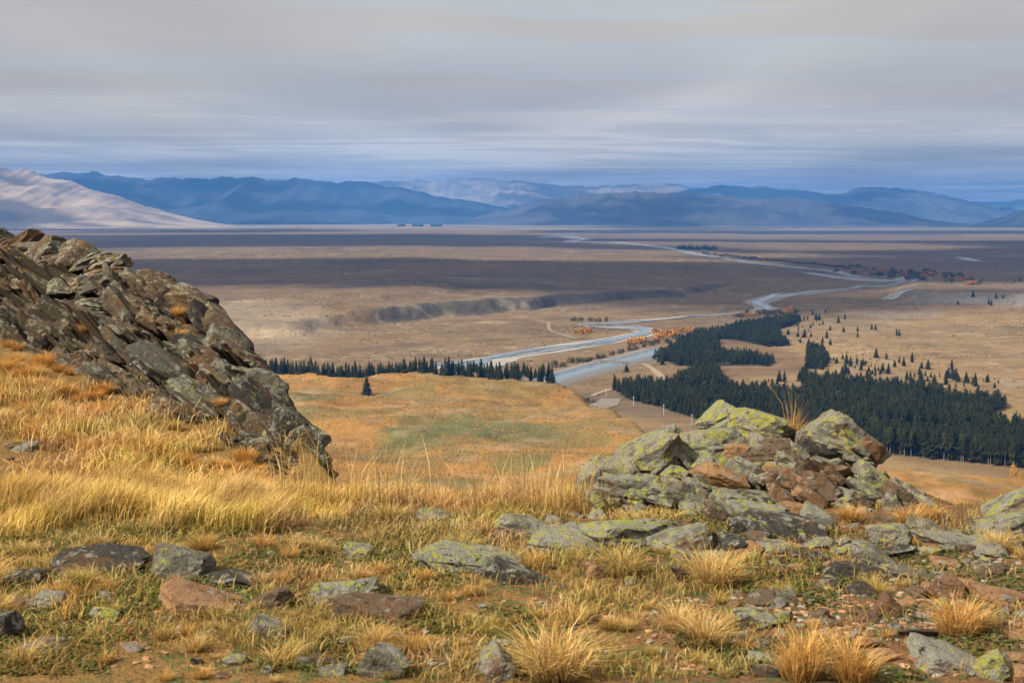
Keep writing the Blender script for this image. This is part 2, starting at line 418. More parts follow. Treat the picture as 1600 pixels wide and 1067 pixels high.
# ------------------------------------------------------------------ mountains
def mountain(label, outline, d_ridge, depth, tint, seed, spur=0.16, extend=None):
    px = np.array([a for a, b in outline], float); hz = np.array([CAM_H + (335 - b) / F * d_ridge for a, b in outline])
    n, mrows = 300, 90
    pu = np.linspace(px[0], px[-1], n); H = np.interp(pu, px, hz)
    k = np.array([1, 2, 3, 2, 1]) / 9.; Hs = np.convolve(np.pad(H, 2, 'edge'), k, 'valid'); Hs = Hs * (1 + (fbm(pu / 22, pu * 0 + seed, octv=4, seed=seed, gain=.6) - .5) * .16)
    x = U(pu) * d_ridge
    v = np.linspace(-1, 1, mrows)
    Xg = np.repeat(x[None, :], mrows, 0); Vg = np.repeat(v[:, None], n, 1)
    Yg = d_ridge + Vg * depth
    prof = np.clip(1 - np.abs(Vg), 0, 1) ** 1.25
    L = depth * 0.5
    rid = 1 - np.abs(2 * fbm(Xg / L * 1.4, Yg / L * 0.55, octv=5, seed=seed) - 1)
    mod = (rid - 0.75) * spur * 4 * (1 - prof) * prof * 4.0
    Z = np.maximum(Hs, 0)[None, :] * np.clip(prof + mod, 0, None) - 25 + (fbm(Xg / 900, Yg / 900, octv=4, seed=seed + 5, gain=.6) - .5) * 170 * prof * (1.15 - prof)
    Z = np.where(np.abs(Vg) > 0.999, -40, Z)
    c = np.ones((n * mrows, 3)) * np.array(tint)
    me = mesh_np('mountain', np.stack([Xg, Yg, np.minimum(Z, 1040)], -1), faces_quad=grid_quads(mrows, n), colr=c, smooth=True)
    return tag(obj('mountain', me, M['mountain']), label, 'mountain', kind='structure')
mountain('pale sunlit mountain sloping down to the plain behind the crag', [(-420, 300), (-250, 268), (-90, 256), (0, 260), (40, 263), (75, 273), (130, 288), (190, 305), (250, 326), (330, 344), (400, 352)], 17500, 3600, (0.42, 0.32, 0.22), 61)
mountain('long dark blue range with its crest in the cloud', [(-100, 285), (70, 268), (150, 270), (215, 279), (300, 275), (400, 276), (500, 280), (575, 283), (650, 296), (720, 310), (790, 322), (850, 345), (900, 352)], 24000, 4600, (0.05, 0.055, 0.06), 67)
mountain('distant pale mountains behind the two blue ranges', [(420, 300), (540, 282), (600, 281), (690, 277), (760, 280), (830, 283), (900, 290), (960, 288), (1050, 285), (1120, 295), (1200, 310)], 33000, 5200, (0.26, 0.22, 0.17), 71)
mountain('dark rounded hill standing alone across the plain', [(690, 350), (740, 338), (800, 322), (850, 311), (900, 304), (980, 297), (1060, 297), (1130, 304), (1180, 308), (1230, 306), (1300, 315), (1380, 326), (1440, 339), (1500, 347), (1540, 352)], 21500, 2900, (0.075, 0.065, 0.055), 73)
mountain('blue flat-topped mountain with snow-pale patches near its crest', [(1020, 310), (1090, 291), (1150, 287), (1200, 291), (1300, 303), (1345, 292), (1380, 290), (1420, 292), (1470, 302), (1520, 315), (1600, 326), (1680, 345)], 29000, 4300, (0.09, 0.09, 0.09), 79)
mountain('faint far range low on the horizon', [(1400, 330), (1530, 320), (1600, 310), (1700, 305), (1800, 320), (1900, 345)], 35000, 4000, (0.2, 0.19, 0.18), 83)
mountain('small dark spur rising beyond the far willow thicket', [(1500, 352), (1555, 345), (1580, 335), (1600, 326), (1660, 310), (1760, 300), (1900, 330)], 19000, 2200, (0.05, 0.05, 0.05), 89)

# ------------------------------------------------------------------ ribbons on the valley floor: river, canal, tracks
def ribbon(name, pts, widths, mat, lift, label, cat, kind='structure', flat=False):
    P = [at_z(a, b, 0) for a, b in pts]
    dense = []; W = []
    for i in range(len(P) - 1):
        m = max(2, int((P[i + 1] - P[i]).length / 14))
        for j in range(m):
            t = j / m; dense.append(P[i].lerp(P[i + 1], t)); W.append(widths[i] * (1 - t) + widths[i + 1] * t)
    dense.append(P[-1]); W.append(widths[-1])
    A = np.array([[p.x, p.y] for p in dense]); W = np.array(W)
    for _ in range(5):
        A[1:-1] = (A[:-2] + 2 * A[1:-1] + A[2:]) / 4
    T = np.gradient(A, axis=0); T /= np.linalg.norm(T, axis=1)[:, None] + 1e-9
    N = np.stack([-T[:, 1], T[:, 0]], 1)
    Wn = W * (0.45 + 1.1 * fbm(A[:, 0] / 40, A[:, 1] / 40, octv=3, seed=5)) if not flat else W
    k = np.linspace(-0.5, 0.5, 5) if not flat else np.array([-.6, -.5, 0, .5, .6])
    V = A[:, None, :] + N[:, None, :] * (k[None, :, None] * Wn[:, None, None])
    Z = valley_h(V[..., 0], V[..., 1]) + lift
    if flat: Z = np.repeat(Z[:, 1:4].mean(1, keepdims=True) + .4, 5, 1); Z = np.convolve(np.pad(Z[:, 0], 12, 'edge'), np.ones(25) / 25, 'valid')[:, None] + np.array([[-5, 0, 0, 0, -5.]])
    me = mesh_np(name, np.concatenate([V, Z[..., None]], -1), faces_quad=grid_quads(len(A), 5), smooth=True)
    return tag(obj(name, me, mat), label, cat, kind=kind)
RIV = [([(690, 578), (730, 572), (770, 562), (850, 548), (930, 535), (985, 526), (1018, 517), (1000, 511), (930, 509), (905, 506)], [60, 60, 45, 36, 32, 34, 40, 34, 26, 14]),
       ([(905, 505), (970, 503), (1040, 498), (1100, 492), (1170, 490), (1200, 483), (1180, 473), (1215, 463), (1270, 458), (1330, 452), (1350, 446)], [18, 22, 20, 20, 22, 26, 40, 40, 28, 20, 10]),
       ([(1260, 427), (1300, 433), (1360, 439), (1425, 441), (1428, 448), (1330, 447)], [30, 45, 50, 60, 55, 16]),
       ([(1040, 392), (1080, 400), (1115, 405), (1160, 410), (1210, 416), (1300, 424), (1345, 434)], [20, 40, 50, 40, 30, 30, 14]),
       ([(846, 375), (880, 373), (910, 378), (890, 383), (960, 383), (1030, 390), (1075, 398)], [70, 120, 110, 50, 60, 80, 30]),
       ([(1385, 468), (1410, 464), (1440, 463)], [18, 30, 14]),
       ([(1498, 402), (1515, 406), (1540, 411)], [30, 40, 16]),
       ([(860, 370), (940, 366), (1000, 364), (1060, 363)], [60, 80, 60, 30])]
rv = random.Random(4)
for i, (pts, w) in enumerate(RIV):
    ribbon('gravel_bed', pts, [q * 1.35 for q in w], M['gravel'], 0.35, 'pale shingle bed of the braided river', 'gravel bed')
    for j in range(4):                  # braided strands wandering inside the bed
        sp = [(a + rv.uniform(-5, 5), b + rv.uniform(-.06, .06) * (b - 335) * (.12 + w[n] / 100)) for n, (a, b) in enumerate(pts)]
        ribbon('river', sp, [q * rv.choice([.08, .16, .26, .34]) for q in w], M['water'], 0.75 + .12 * j, 'grey-blue braided river channel winding over pale shingle', 'river')
CANAL = [(840, 603), (864, 594), (905, 583), (951, 570), (1000, 558), (1040, 546)]
ribbon('canal_bank', CANAL, [56] * 6, M['mud'], 1.2, 'grey earth banks along the straight canal', 'bank', flat=True)
ribbon('canal', CANAL, [34] * 6, M['water'], 1.9, 'straight blue-grey canal beside the dark plantation', 'canal', flat=True)
ribbon('track', [(985, 562), (1012, 570), (1028, 582), (1040, 596)], [7, 8, 8, 7], M['track'], 0.5, 'curved dirt track between the canal and the plantation', 'track')
ribbon('track', [(857, 503), (858, 515), (880, 523), (900, 528)], [5, 5, 5, 5], M['track'], 0.5, 'thin pale track bending across the river flat', 'track')
ribbon('track', [(925, 618), (935, 610), (965, 606)], [5, 5, 5], M['track'], 0.5, 'short pale track below the plantation tip', 'track')
ribbon('silt_patch', [(925, 640), (950, 632), (955, 622)], [10, 26, 18], M['mud'], 0.5, 'grey silt patch in the gully below the golden field', 'silt')
ribbon('silt_patch', [(868, 612), (885, 618), (900, 626)], [14, 30, 16], M['mud'], 0.5, 'grey silt bank on the shoulder of the golden field', 'silt')

# bridge over the canal
def boxv(cx, cy, cz, sx, sy, sz):
    V = [(cx + a * sx / 2, cy + b * sy / 2, cz + c * sz / 2) for a in (-1, 1) for b in (-1, 1) for c in (-1, 1)]
    return V, [(0, 1, 3, 2), (4, 6, 7, 5), (0, 4, 5, 1), (2, 3, 7, 6), (0, 2, 6, 4), (1, 5, 7, 3)]
def box_obj(name, c, s, mat, parent):
    V, Q = boxv(*c, *s); return obj(name, mesh_np(name, V, faces_quad=Q), mat, parent)
b0 = at_z(954, 569, 0); ca = at_z(951, 570, 0); cb = at_z(1000, 558, 0); ang = math.atan2((cb - ca).y, (cb - ca).x) + math.pi / 2
br = tag(empty('canal_bridge', (b0.x, b0.y, vh(b0.x, b0.y) + 1.2)), 'low grey bridge crossing the straight canal', 'bridge'); br.rotation_euler.z = ang
box_obj('deck', (0, 0, 2.6), (44, 3.0, 0.6), M['mud'], br)
for s in (-1, 1): box_obj('railing', (0, s * 1.7, 3.2), (44, 0.2, .5), M['mud'], br)
for q in (-14, 0, 14): box_obj('pier', (q, 0, .6), (1.2, 3.2, 3.6), M['concrete'], br)

# ------------------------------------------------------------------ trees
def tube(pts, radii, n=6):
    V = []; Q = []
    for i, (p, r) in enumerate(zip(pts, radii)):
        for k in range(n):
            a = 2 * math.pi * k / n; V.append((p[0] + r * math.cos(a), p[1] + r * math.sin(a), p[2]))
    for i in range(len(pts) - 1):
        for k in range(n): Q.append((i * n + k, i * n + (k + 1) % n, (i + 1) * n + (k + 1) % n, (i + 1) * n + k))
    return V, Q
def conifer_crown(r, layers, per, R, base, power=0.85):
    V = []; T = []
    for i in range(layers):
        h = base + (0.99 - base) * (i + r.random() * 0.6) / layers
        rad = R * ((1 - h) / (1 - base)) ** power * (0.8 + 0.4 * r.random()) + 0.012
        for k in range(per):
            a = 2 * math.pi * (k + r.random() * 0.9) / per + i; q = rad * (0.55 + 0.6 * r.random()); w = 0.30 + 0.25 * r.random()
            up = 0.035 + r.random() * 0.03; dr = -0.02 - 0.03 * r.random() - q * 0.2
            b = len(V)
            V += [(0, 0, h + up), (q * .6 * math.cos(a - w), q * .6 * math.sin(a - w), h + dr * .3), (q * math.cos(a), q * math.sin(a), h + dr), (q * .6 * math.cos(a + w), q * .6 * math.sin(a + w), h + dr * .3)]
            T += [(b, b + 1, b + 2), (b, b + 2, b + 3)]
    b = len(V); V += [(0.012, 0, .93), (-.006, .01, .93), (-.006, -.01, .93), (0, 0, 1.0)]; T += [(b, b + 1, b + 3), (b + 1, b + 2, b + 3), (b + 2, b, b + 3)]
    return np.array(V), np.array(T)
PINE = []
for k in range(5):          # unit-height pines: broad shelter trees, slim ones, bare-stemmed plantation edge
    r = random.Random(100 + k)
    R, base, lay = [(0.31, .12, 17), (0.27, .07, 18), (0.34, .06, 18), (0.20, .36, 16), (0.18, .42, 15)][k]
    V, T = conifer_crown(r, lay, 11, R, base, 0.68 if k < 3 else 0.5)
    cm = mesh_np('crown', V, faces_tri=T)
    cm.materials.append(M['pine'])
    tv, tq = tube([(0, 0, -0.02), (0.003, 0, 0.3), (0, 0.003, 0.65), (0, 0, 0.95)], [0.022, 0.017, 0.011, 0.003] if k < 3 else [0.016, 0.013, 0.009, 0.002])
    tm = mesh_np('trunk', tv, faces_quad=tq, smooth=True); tm.materials.append(M['bark'])
    PINE.append((tm, cm))
def pine(p, h, kind, label, group, wide=1.0, rz=None):
    t = tag(empty('pine_tree', (p.x, p.y, p.z)), label, 'tree', group)
    t.rotation_euler.z = random.uniform(0, 6.28) if rz is None else rz
    t.scale = (h * wide, h * wide, h)
    for nm, me in zip(('trunk', 'crown'), PINE[kind]):
        c = bpy.data.objects.new(nm, me); col.objects.link(c); c.parent = t
    return t
# shelterbelt along the far crest of the golden field
belt_px = list(np.arange(368, 682, 4.6)) + list(np.arange(690, 863, 3.9))
for i, q in enumerate(belt_px):
    q = q + random.uniform(-1.5, 1.5); d = float(np.interp(q, YE_PX, YE_D)) - 2 + random.uniform(-9, 9); x = float(U(q)) * d
    pine(Vector((x, d, vh(x, d) - .2)), random.uniform(9, 17) * (1.05 if q < 700 else 1.12), random.choice([0, 1, 2]) if q < 690 else random.choice([0, 1, 3]),
         'dark pine in the shelterbelt along the far crest of the golden field', 'pines of the shelterbelt', 1.0)
p = on_valley(573, 617, 19)
pine(p, 17, 2, 'lone dark conical pine standing by itself on the golden field', None, 1.05)
for a, b, h in ((979, 581, 9), (1035, 570, 10), (1022, 563, 8), (1029, 566, 7)):
    pine(on_valley(a, b), h, 2, 'small dark pine near the canal and the dirt track', 'pines by the canal', 1.35)
# front and tip of the plantation
for q in np.arange(1366, 1612, 5.2):
    b = np.interp(q, [1366, 1500, 1612], [707, 721, 733]) + random.uniform(-3, 0.5)
    pine(on_valley(q + random.uniform(-1.5, 1.5), b), random.uniform(19, 23), random.choice([3, 4]), 'tall bare-stemmed pine on the front edge of the plantation', 'front row of the plantation')
for q in np.arange(960, 1104, 6.5):
    b = np.interp(q, [960, 985, 1040, 1104], [610, 623, 637, 659]) + random.uniform(-1.5, .5)
    pine(on_valley(q, b), random.uniform(13, 17), random.choice([0, 1, 3]), 'dark pine along the pointed edge of the plantation near the power poles', 'edge pines of the plantation tip', 0.9)
# wilding pines scattered on the right-hand plain
sc = [(1369, 559), (1385, 561), (1425, 566), (1405, 567), (1398, 573), (1412, 572), (1487, 578), (1450, 577), (1440, 576), (1318, 520), (1340, 518), (1297, 516), (1362, 515), (1401, 524), (1405, 525), (1320, 499), (1290, 489), (1270, 492),
      (1497, 472), (1520, 470), (1545, 476), (1556, 472), (1549, 478), (1567, 472), (1585, 441), (1595, 440), (1368, 516), (1340, 527), (1310, 505), (1275, 500), (1262, 500)]
for a, b in sc: pine(on_valley(a, b), random.uniform(8, 13), random.choice([0, 1, 2]), 'small wilding pine scattered over the tan plain beyond the plantation', 'wilding pines on the plain', 1.1)
zone = [([(1230, 498), (1290, 500), (1300, 540), (1270, 545), (1240, 535), (1222, 520)], 36), ([(1268, 545), (1350, 565), (1400, 585), (1350, 597), (1290, 588)], 42),
        ([(1350, 583), (1470, 583), (1560, 596), (1560, 606), (1450, 604)], 46), ([(1130, 600), (1250, 592), (1248, 614), (1170, 616)], 14)]
for poly, n in zone:
    xs = [a for a, b in poly]; ys = [b for a, b in poly]; k = 0
    while k < n:
        a, b = random.uniform(min(xs), max(xs)), random.uniform(min(ys), max(ys))
        if in_poly(np.array([a]), np.array([b]), poly)[0]:
            k += 1; pine(on_valley(a, b), random.choice([3, 4, 5, 6, 7, 9, 12]), random.choice([0, 1, 2, 2]), 'small wilding pine scattered over the tan plain beyond the plantation', 'wilding pines on the plain', 1.1)
# the plantation itself: thousands of crowns read as one mass
def forest(polys, spacing):
    outV = []; outT = []; off = 0
    protos = []
    for k in range(4):
        r = random.Random(300 + k); protos.append(conifer_crown(r, 10, 7, [0.36, .29, .42, .32][k], [.2, .25, .1, .3][k], [.5, .62, .38, .45][k]))
    for P, hmin, hmax in polys:
        g = gpoly(P); a = np.array(g); x0, y0 = a.min(0); x1, y1 = a.max(0)
        sp = spacing
        gx, gy = np.meshgrid(np.arange(x0, x1, sp), np.arange(y0, y1, sp))
        gx = gx.ravel() + rng.uniform(-.45, .45, gx.size) * sp; gy = gy.ravel() + rng.uniform(-.45, .45, gy.size) * sp
        ok = in_poly(gx, gy, g); gx, gy = gx[ok], gy[ok]
        keep = (fbm(gx / 30, gy / 30, octv=3, seed=77) > 0.33) & (rng.uniform(0, 1, gx.size) > .08); gx, gy = gx[keep], gy[keep]
        gz = valley_h(gx, gy); hh = rng.uniform(hmin, hmax, gx.size) * (0.55 + 0.8 * fbm(gx / 45, gy / 45, octv=3, seed=78)) * rng.choice([.62, .85, 1, 1, 1.12], gx.size)
        for k in range(4):
            V, T = protos[k]; s = np.arange(k, gx.size, 4); an = rng.uniform(0, 6.28, s.size); ca, sa = np.cos(an), np.sin(an)
            h = hh[s][:, None]
            W = np.stack([(V[None, :, 0] * ca[:, None] - V[None, :, 1] * sa[:, None]) * h + gx[s][:, None], (V[None, :, 0] * sa[:, None] + V[None, :, 1] * ca[:, None]) * h + gy[s][:, None], V[None, :, 2] * h + gz[s][:, None]], -1)
            outV.append(W.reshape(-1, 3)); outT.append((T[None] + (np.arange(s.size) * len(V))[:, None, None] + off).reshape(-1, 3)); off += W.shape[0] * W.shape[1]
    me = mesh_np('pine_plantation', np.concatenate(outV), faces_tri=np.concatenate(outT))
    return tag(obj('pine_plantation', me, M['pine']), 'dense dark green pine plantation filling the low ground behind the lichen-covered outcrop', 'forest', kind='stuff')
forest([(FOREST_A, 10, 13), (FOREST_B, 8, 12), (FOREST_C, 11, 15), (FOREST_D, 7, 10)], 5.0)

# bushes and broadleaf trees
def leaf_blob(r, n, size, lumps=6, shape=(1, 1, .8)):
    V = []; T = []
    cs = [(r.uniform(-.5, .5) * shape[0], r.uniform(-.5, .5) * shape[1], r.uniform(.3, .75) * shape[2], r.uniform(.28, .45)) for _ in range(lumps)]
    for i in range(n):
        c = r.choice(cs); d = Vector((r.gauss(0, 1), r.gauss(0, 1), r.gauss(0, 1))).normalized() * c[3] * r.uniform(.6, 1.05)
        p = Vector(c[:3]) + d
        if p.z < 0.02: p.z = 0.02 + r.random() * .1
        a = Vector((r.gauss(0, 1), r.gauss(0, 1), r.gauss(0, 1))).normalized() * size; b = a.cross(Vector((r.gauss(0, 1), r.gauss(0, 1), r.gauss(0, 1)))).normalized() * size * .7
        k = len(V); V += [p - a, p + b, p + a, p - b]; T += [(k, k + 1, k + 2), (k, k + 2, k + 3)]
    return np.array([tuple(v) for v in V]), np.array(T)
BUSH = {}
for kind in ('willow', 'scrub'):
    BUSH[kind] = []
    for k in range(3):
        r = random.Random(500 + k); V, T = leaf_blob(r, 260, .10)
        me = mesh_np('crown', V, faces_tri=T); me.materials.append(M[kind])
        tv, tq = tube([(0, 0, -.03), (.02, 0, .25), (0, .03, .5)], [.05, .035, .01], 5); tm = mesh_np('stem', tv, faces_quad=tq); tm.materials.append(M['bark'])
        BUSH[kind].append((tm, me))
def bush(px, py, w, hgt, kind, label, group, name='bush'):
    p = on_valley(px, py); t = tag(empty(name, p), label, 'bush', group); t.scale = (w * .62, w * .62, hgt); t.rotation_euler.z = random.uniform(0, 6)
    for nm, me in zip(('stem', 'crown'), random.choice(BUSH[kind])):
        c = bpy.data.objects.new(nm, me); col.objects.link(c); c.parent = t
for i in range(16):
    t = i / 15; bush(868 + 185 * t + random.uniform(-3, 3), 576 - 44 * t + random.uniform(-3, 2), random.uniform(10, 19), random.uniform(6, 9), 'scrub', 'brown-green riverbank bush in the row between river and canal', 'riverbank scrub row')
for a, b, w, h in ((985, 540, 18, 10), (995, 537, 22, 12), (1008, 535, 20, 10), (1030, 530, 20, 11), (1040, 526, 26, 12), (1052, 524, 22, 10), (1065, 520, 20, 10), (905, 523, 20, 10), (914, 521, 18, 11), (922, 519, 15, 9), (1026, 522, 18, 10), (1078, 518, 18, 9)):
    bush(a, b, w, h, 'willow', 'orange autumn willow clump beside the pale river channel', 'autumn willows by the river')
for a in (896, 908, 922, 934, 948): bush(a, 502 + random.uniform(-1, 1), 13, 8, 'scrub', 'small dark bush on the far bank above the orange willows', 'far bank bushes')
for i in range(16): bush(1150 + i * 6 + random.uniform(-2, 2), 494 - i * .3 + random.uniform(-2, 2), random.uniform(12, 22), random.uniform(7, 12), random.choice(['willow', 'scrub', 'scrub']), 'yellow-brown bush at the upper end of the plantation by the river bend', 'bushes at the river bend')
for i in range(60):
    t = random.random(); bush(1300 + 230 * t, 420 + 20 * t + random.uniform(-6, 7), random.uniform(18, 34), random.uniform(8, 15), random.choice(['scrub', 'scrub', 'willow']), 'brown willow in the thicket beside the far river braids', 'far willow thicket')
for i in range(26): bush(1100 + i * 9, 397 + i * .9 + random.uniform(-1, 1), random.uniform(24, 40), random.uniform(7, 12), 'scrub', 'dark scrub clump along the far river bank', 'far bank scrub line')
for i in range(15): pine(on_valley(1060 + i * 4.2, 390 + random.uniform(-1, 1)), random.uniform(16, 26), 2, 'far dark tree in the small grove beside the upper river', 'far grove by the upper river', 1.5)
for a0, a1 in ((622, 634), (645, 663), (674, 690)):
    for q in np.arange(a0, a1, 2.6): pine(on_valley(q, 354), random.uniform(28, 40), 2, 'tiny dark tree in the three far clumps below the blue range', 'far clumps on the plain', 1.6)
def field_tufts(n):
    px = rng.uniform(330, 1120, n); d = np.sqrt(rng.uniform(720 ** 2, 1400 ** 2, n)); ye = np.interp(px, YE_PX, YE_D); k = d < ye + 20
    px, d = px[k], d[k]; x = U(px) * d; keep = rng.uniform(0, 1, len(x)) < np.clip((fbm(x / 22, d / 22, octv=4, seed=83, gain=.65) - .38) * 5, .04, 1); x, d = x[keep], d[keep]; m = len(x)
    z = valley_h(x, d); h = rng.uniform(.25, .8, m); w = h * rng.uniform(.7, 1.6, m); an = rng.uniform(0, 6.28, m)
    V = np.stack([np.stack([x + w * np.cos(an + q), d + w * np.sin(an + q), z - .1], -1) for q in (0, 1.57, 3.14, 4.71)] + [np.stack([x, d, z + h], -1)], 1)
    i = (np.arange(m) * 5)[:, None]; T = np.concatenate([np.concatenate([i + a, i + b, i + 4], 1) for a, b in ((0, 1), (1, 2), (2, 3), (3, 0))])
    base = np.array([(.30, .16, .045), (.22, .115, .035), (.12, .09, .03), (.24, .13, .042), (.09, .085, .03)])[rng.integers(0, 5, m)]
    me = mesh_np('field_tufts', V, faces_tri=T, colr=np.repeat(base[:, None], 5, 1).reshape(-1, 3)); kk = NT('field_tuft'); mt = kk.finish(kk.attr('tint').outputs['Color'], .95, .05)
    tag(obj('field_tufts', me, mt), 'countless small dry tufts covering the golden field', 'grass', kind='stuff')
field_tufts(42000)
def plain_scrub(n):
    d = np.sqrt(rng.uniform(1300 ** 2, 5200 ** 2, n)); x = rng.uniform(-.4, .4, n) * d; px = 800 + x / d * F
    k = (d > np.interp(px, YE_PX, YE_D) + 120) & (rng.uniform(0, 1, n) < np.clip((fbm(x / 90, d / 90, octv=5, seed=87, gain=.65) - .44) * 7, .02, 1))
    for P in (FOREST_A, FOREST_B, FOREST_C, CLEARCUT): k &= ~in_poly(x, d, gpoly(P))
    x, d = x[k], d[k]; m = len(x); z = valley_h(x, d); w = rng.uniform(.8, 3.2, m); h = rng.uniform(.4, 1.3, m); an = rng.uniform(0, 6.28, m)
    V = np.stack([np.stack([x + w * rng.uniform(.5, 1.3, m) * np.cos(an + q), d + w * rng.uniform(.5, 1.3, m) * np.sin(an + q), z - .2], -1) for q in (0, 1.26, 2.51, 3.77, 5.03)] + [np.stack([x, d, z + h], -1)], 1)
    i = (np.arange(m) * 6)[:, None]; T = np.concatenate([np.concatenate([i + a, i + (a + 1) % 5, i + 5], 1) for a in range(5)])
    base = np.array([(.10, .075, .035), (.07, .06, .03), (.15, .10, .045), (.24, .17, .075), (.05, .045, .025)])[rng.integers(0, 5, m)]
    me = mesh_np('plain_scrub', V, faces_tri=T, colr=np.repeat(base[:, None], 6, 1).reshape(-1, 3)); kk = NT('plain_scrub'); mt = kk.finish(kk.attr('tint').outputs['Color'], .95, .05)
    tag(obj('plain_scrub', me, mt), 'low thorny brown scrub speckling the river plain', 'scrub', kind='stuff')
plain_scrub(90000)
for a, b, w in ((905, 622, 10), (918, 628, 14), (930, 641, 12), (938, 648, 9), (952, 652, 10), (884, 614, 9), (962, 660, 7), (895, 617, 8), (870, 608, 8)):
    bush(a, b, w, w * .35, 'scrub', 'low dark scrub patch in the gully beside the golden field', 'scrub in the gully')
# two autumn poplars
for a, b, h, lab in ((1583, 757, 13.5, 'taller of two slim golden poplars below the plantation edge'), (1594, 758, 9.5, 'shorter of two slim golden poplars below the plantation edge')):
    p = on_valley(a, b); t = tag(empty('poplar_tree', p), lab, 'tree'); r = random.Random(a)
    V, T = leaf_blob(r, 500, .05, 12, (.12, .12, 1.0)); V[:, :2] *= .42; V[:, 2] = V[:, 2] * .95 + .05
    me = mesh_np('crown', V, faces_tri=T); obj('crown', me, M['gold'], t)
    tv, tq = tube([(0, 0, -.02), (0, 0, .4), (0, 0, .8)], [.02, .014, .004]); obj('trunk', mesh_np('trunk', tv, faces_quad=tq), M['bark'], t)
    t.scale = (h, h, h)
# power poles
for a, b, h, lab in ((947, 620, 8, 'pale power pole beside the grey silt gully'), (990, 634, 8.5, 'pale power pole just outside the plantation tip'), (1037, 648, 9, 'pale power pole on the brown slope, midway along the plantation edge'), (1081, 664, 9, 'pale power pole just above the pointed outcrop rock')):
    p = on_valley(a, b); t = tag(empty('power_pole', p), lab, 'pole', 'power poles')
    tv, tq = tube([(0, 0, -.5), (0, 0, h)], [.17, .12], 8); obj('post', mesh_np('post', tv, faces_quad=tq), M['pole'], t)
    box_obj('crossarm', (0, 0.1, h - .8), (2.2, .16, .16), M['pole'], t)

# ------------------------------------------------------------------ the hilltop in front of the camera
CR_T = [0, .25, .5, .75, 1.0]
CR_BASE = [(-40, 505, 20.5), (100, 575, 14.7), (230, 640, 11.6), (340, 700, 9.8), (440, 752, 8.5)]
CR_TOP = [(-40, 376, 23.0), (165, 410, 17.3), (330, 494, 14.0), (430, 605, 11.6), (520, 752, 9.8)]
_cb = np.array([tuple(at_d(*q)) for q in CR_BASE]); _ct = np.array([tuple(at_d(*q)) for q in CR_TOP])
def crag_pt(t, s):
    b = np.stack([np.interp(t, CR_T, _cb[:, k]) for k in range(3)], -1); c = np.stack([np.interp(t, CR_T, _ct[:, k]) for k in range(3)], -1)
    s_ = np.asarray(s)[..., None]
    return b * (1 - s_) + c * s_
ED_PX = [-2600, -600, -40, 165, 330, 430, 520, 560, 620, 900, 950, 1150, 1350, 1440, 1500, 1560, 1600, 2000, 4000]
ED_D = [60, 36, 23.3, 17.6, 14.3, 10.6, 8.5, 8.1, 7.9, 7.9, 8.3, 8.7, 8.6, 8.0, 7.7, 7.7, 7.9, 8.3, 10]
def edge_sd(x, y): return np.asarray(y, float) - np.interp(800 + np.asarray(x, float) / np.maximum(y, .1) * F, ED_PX, ED_D)
G0 = CAM_H - 1.6
def hill_h(x, y):
    x = np.asarray(x, float); y = np.asarray(y, float)
    z = G0 + (fbm(x / 1.7, y / 1.7, octv=3, seed=91) - .5) * .16 + (fbm(x / .35, y / .35, octv=3, seed=92) - .5) * .055 + (vnoise(x / .09, y / .09, seed=93) - .5) * .012
    d = np.maximum(edge_sd(x, y), 0)
    return z - .72 * d * d / (d + .35)
def hh(x, y): return float(hill_h(np.array([float(x)]), np.array([float(y)]))[0])
def on_hill(px, py):
    r = ray(px, py); k = np.arange(3.0, 26, .02) / r.y
    k = k[CAM_H + k * r.z < G0 + .35][:500]
    x, y, z = k * r.x, k * r.y, CAM_H + k * r.z
    if len(k):
        hit = np.nonzero(z <= hill_h(x, y))[0]
        if len(hit): i = hit[0]; return Vector((x[i], y[i], hh(x[i], y[i])))
    return at_z(px, py, G0)
def build_hill():
    d = np.concatenate([np.geomspace(2.2, 26, 330)[:-1], np.geomspace(26, 420, 70)])
    uu = np.concatenate([np.linspace(-1.2, -.45, 40)[:-1], np.linspace(-.45, .45, 440), np.linspace(.45, 1.2, 40)[1:]])
    Y, Uu = np.meshgrid(d, uu, indexing='ij'); X = Uu * Y; Z = hill_h(X, Y)
    px = 800 + Uu * F
    bare = sstep(900, 1250, px) * .5; straw = .62 - .28 * sstep(850, 1200, px) + .25 * sstep(7.0, 7.6, Y) * (1 - sstep(600, 800, px))
    green = .5 - .18 * sstep(7.2, 8, Y)
    c = np.stack([bare, green + 0 * X, np.clip(straw, 0, 1)], -1)
    me = mesh_np('ground', np.stack([X, Y, Z], -1), faces_quad=grid_quads(*X.shape), colr=c.reshape(-1, 3), smooth=True)
    tag(obj('ground', me, M['ground']), 'stony hilltop ground with dry grass, herbs and orange chips', 'ground', kind='structure')
build_hill()

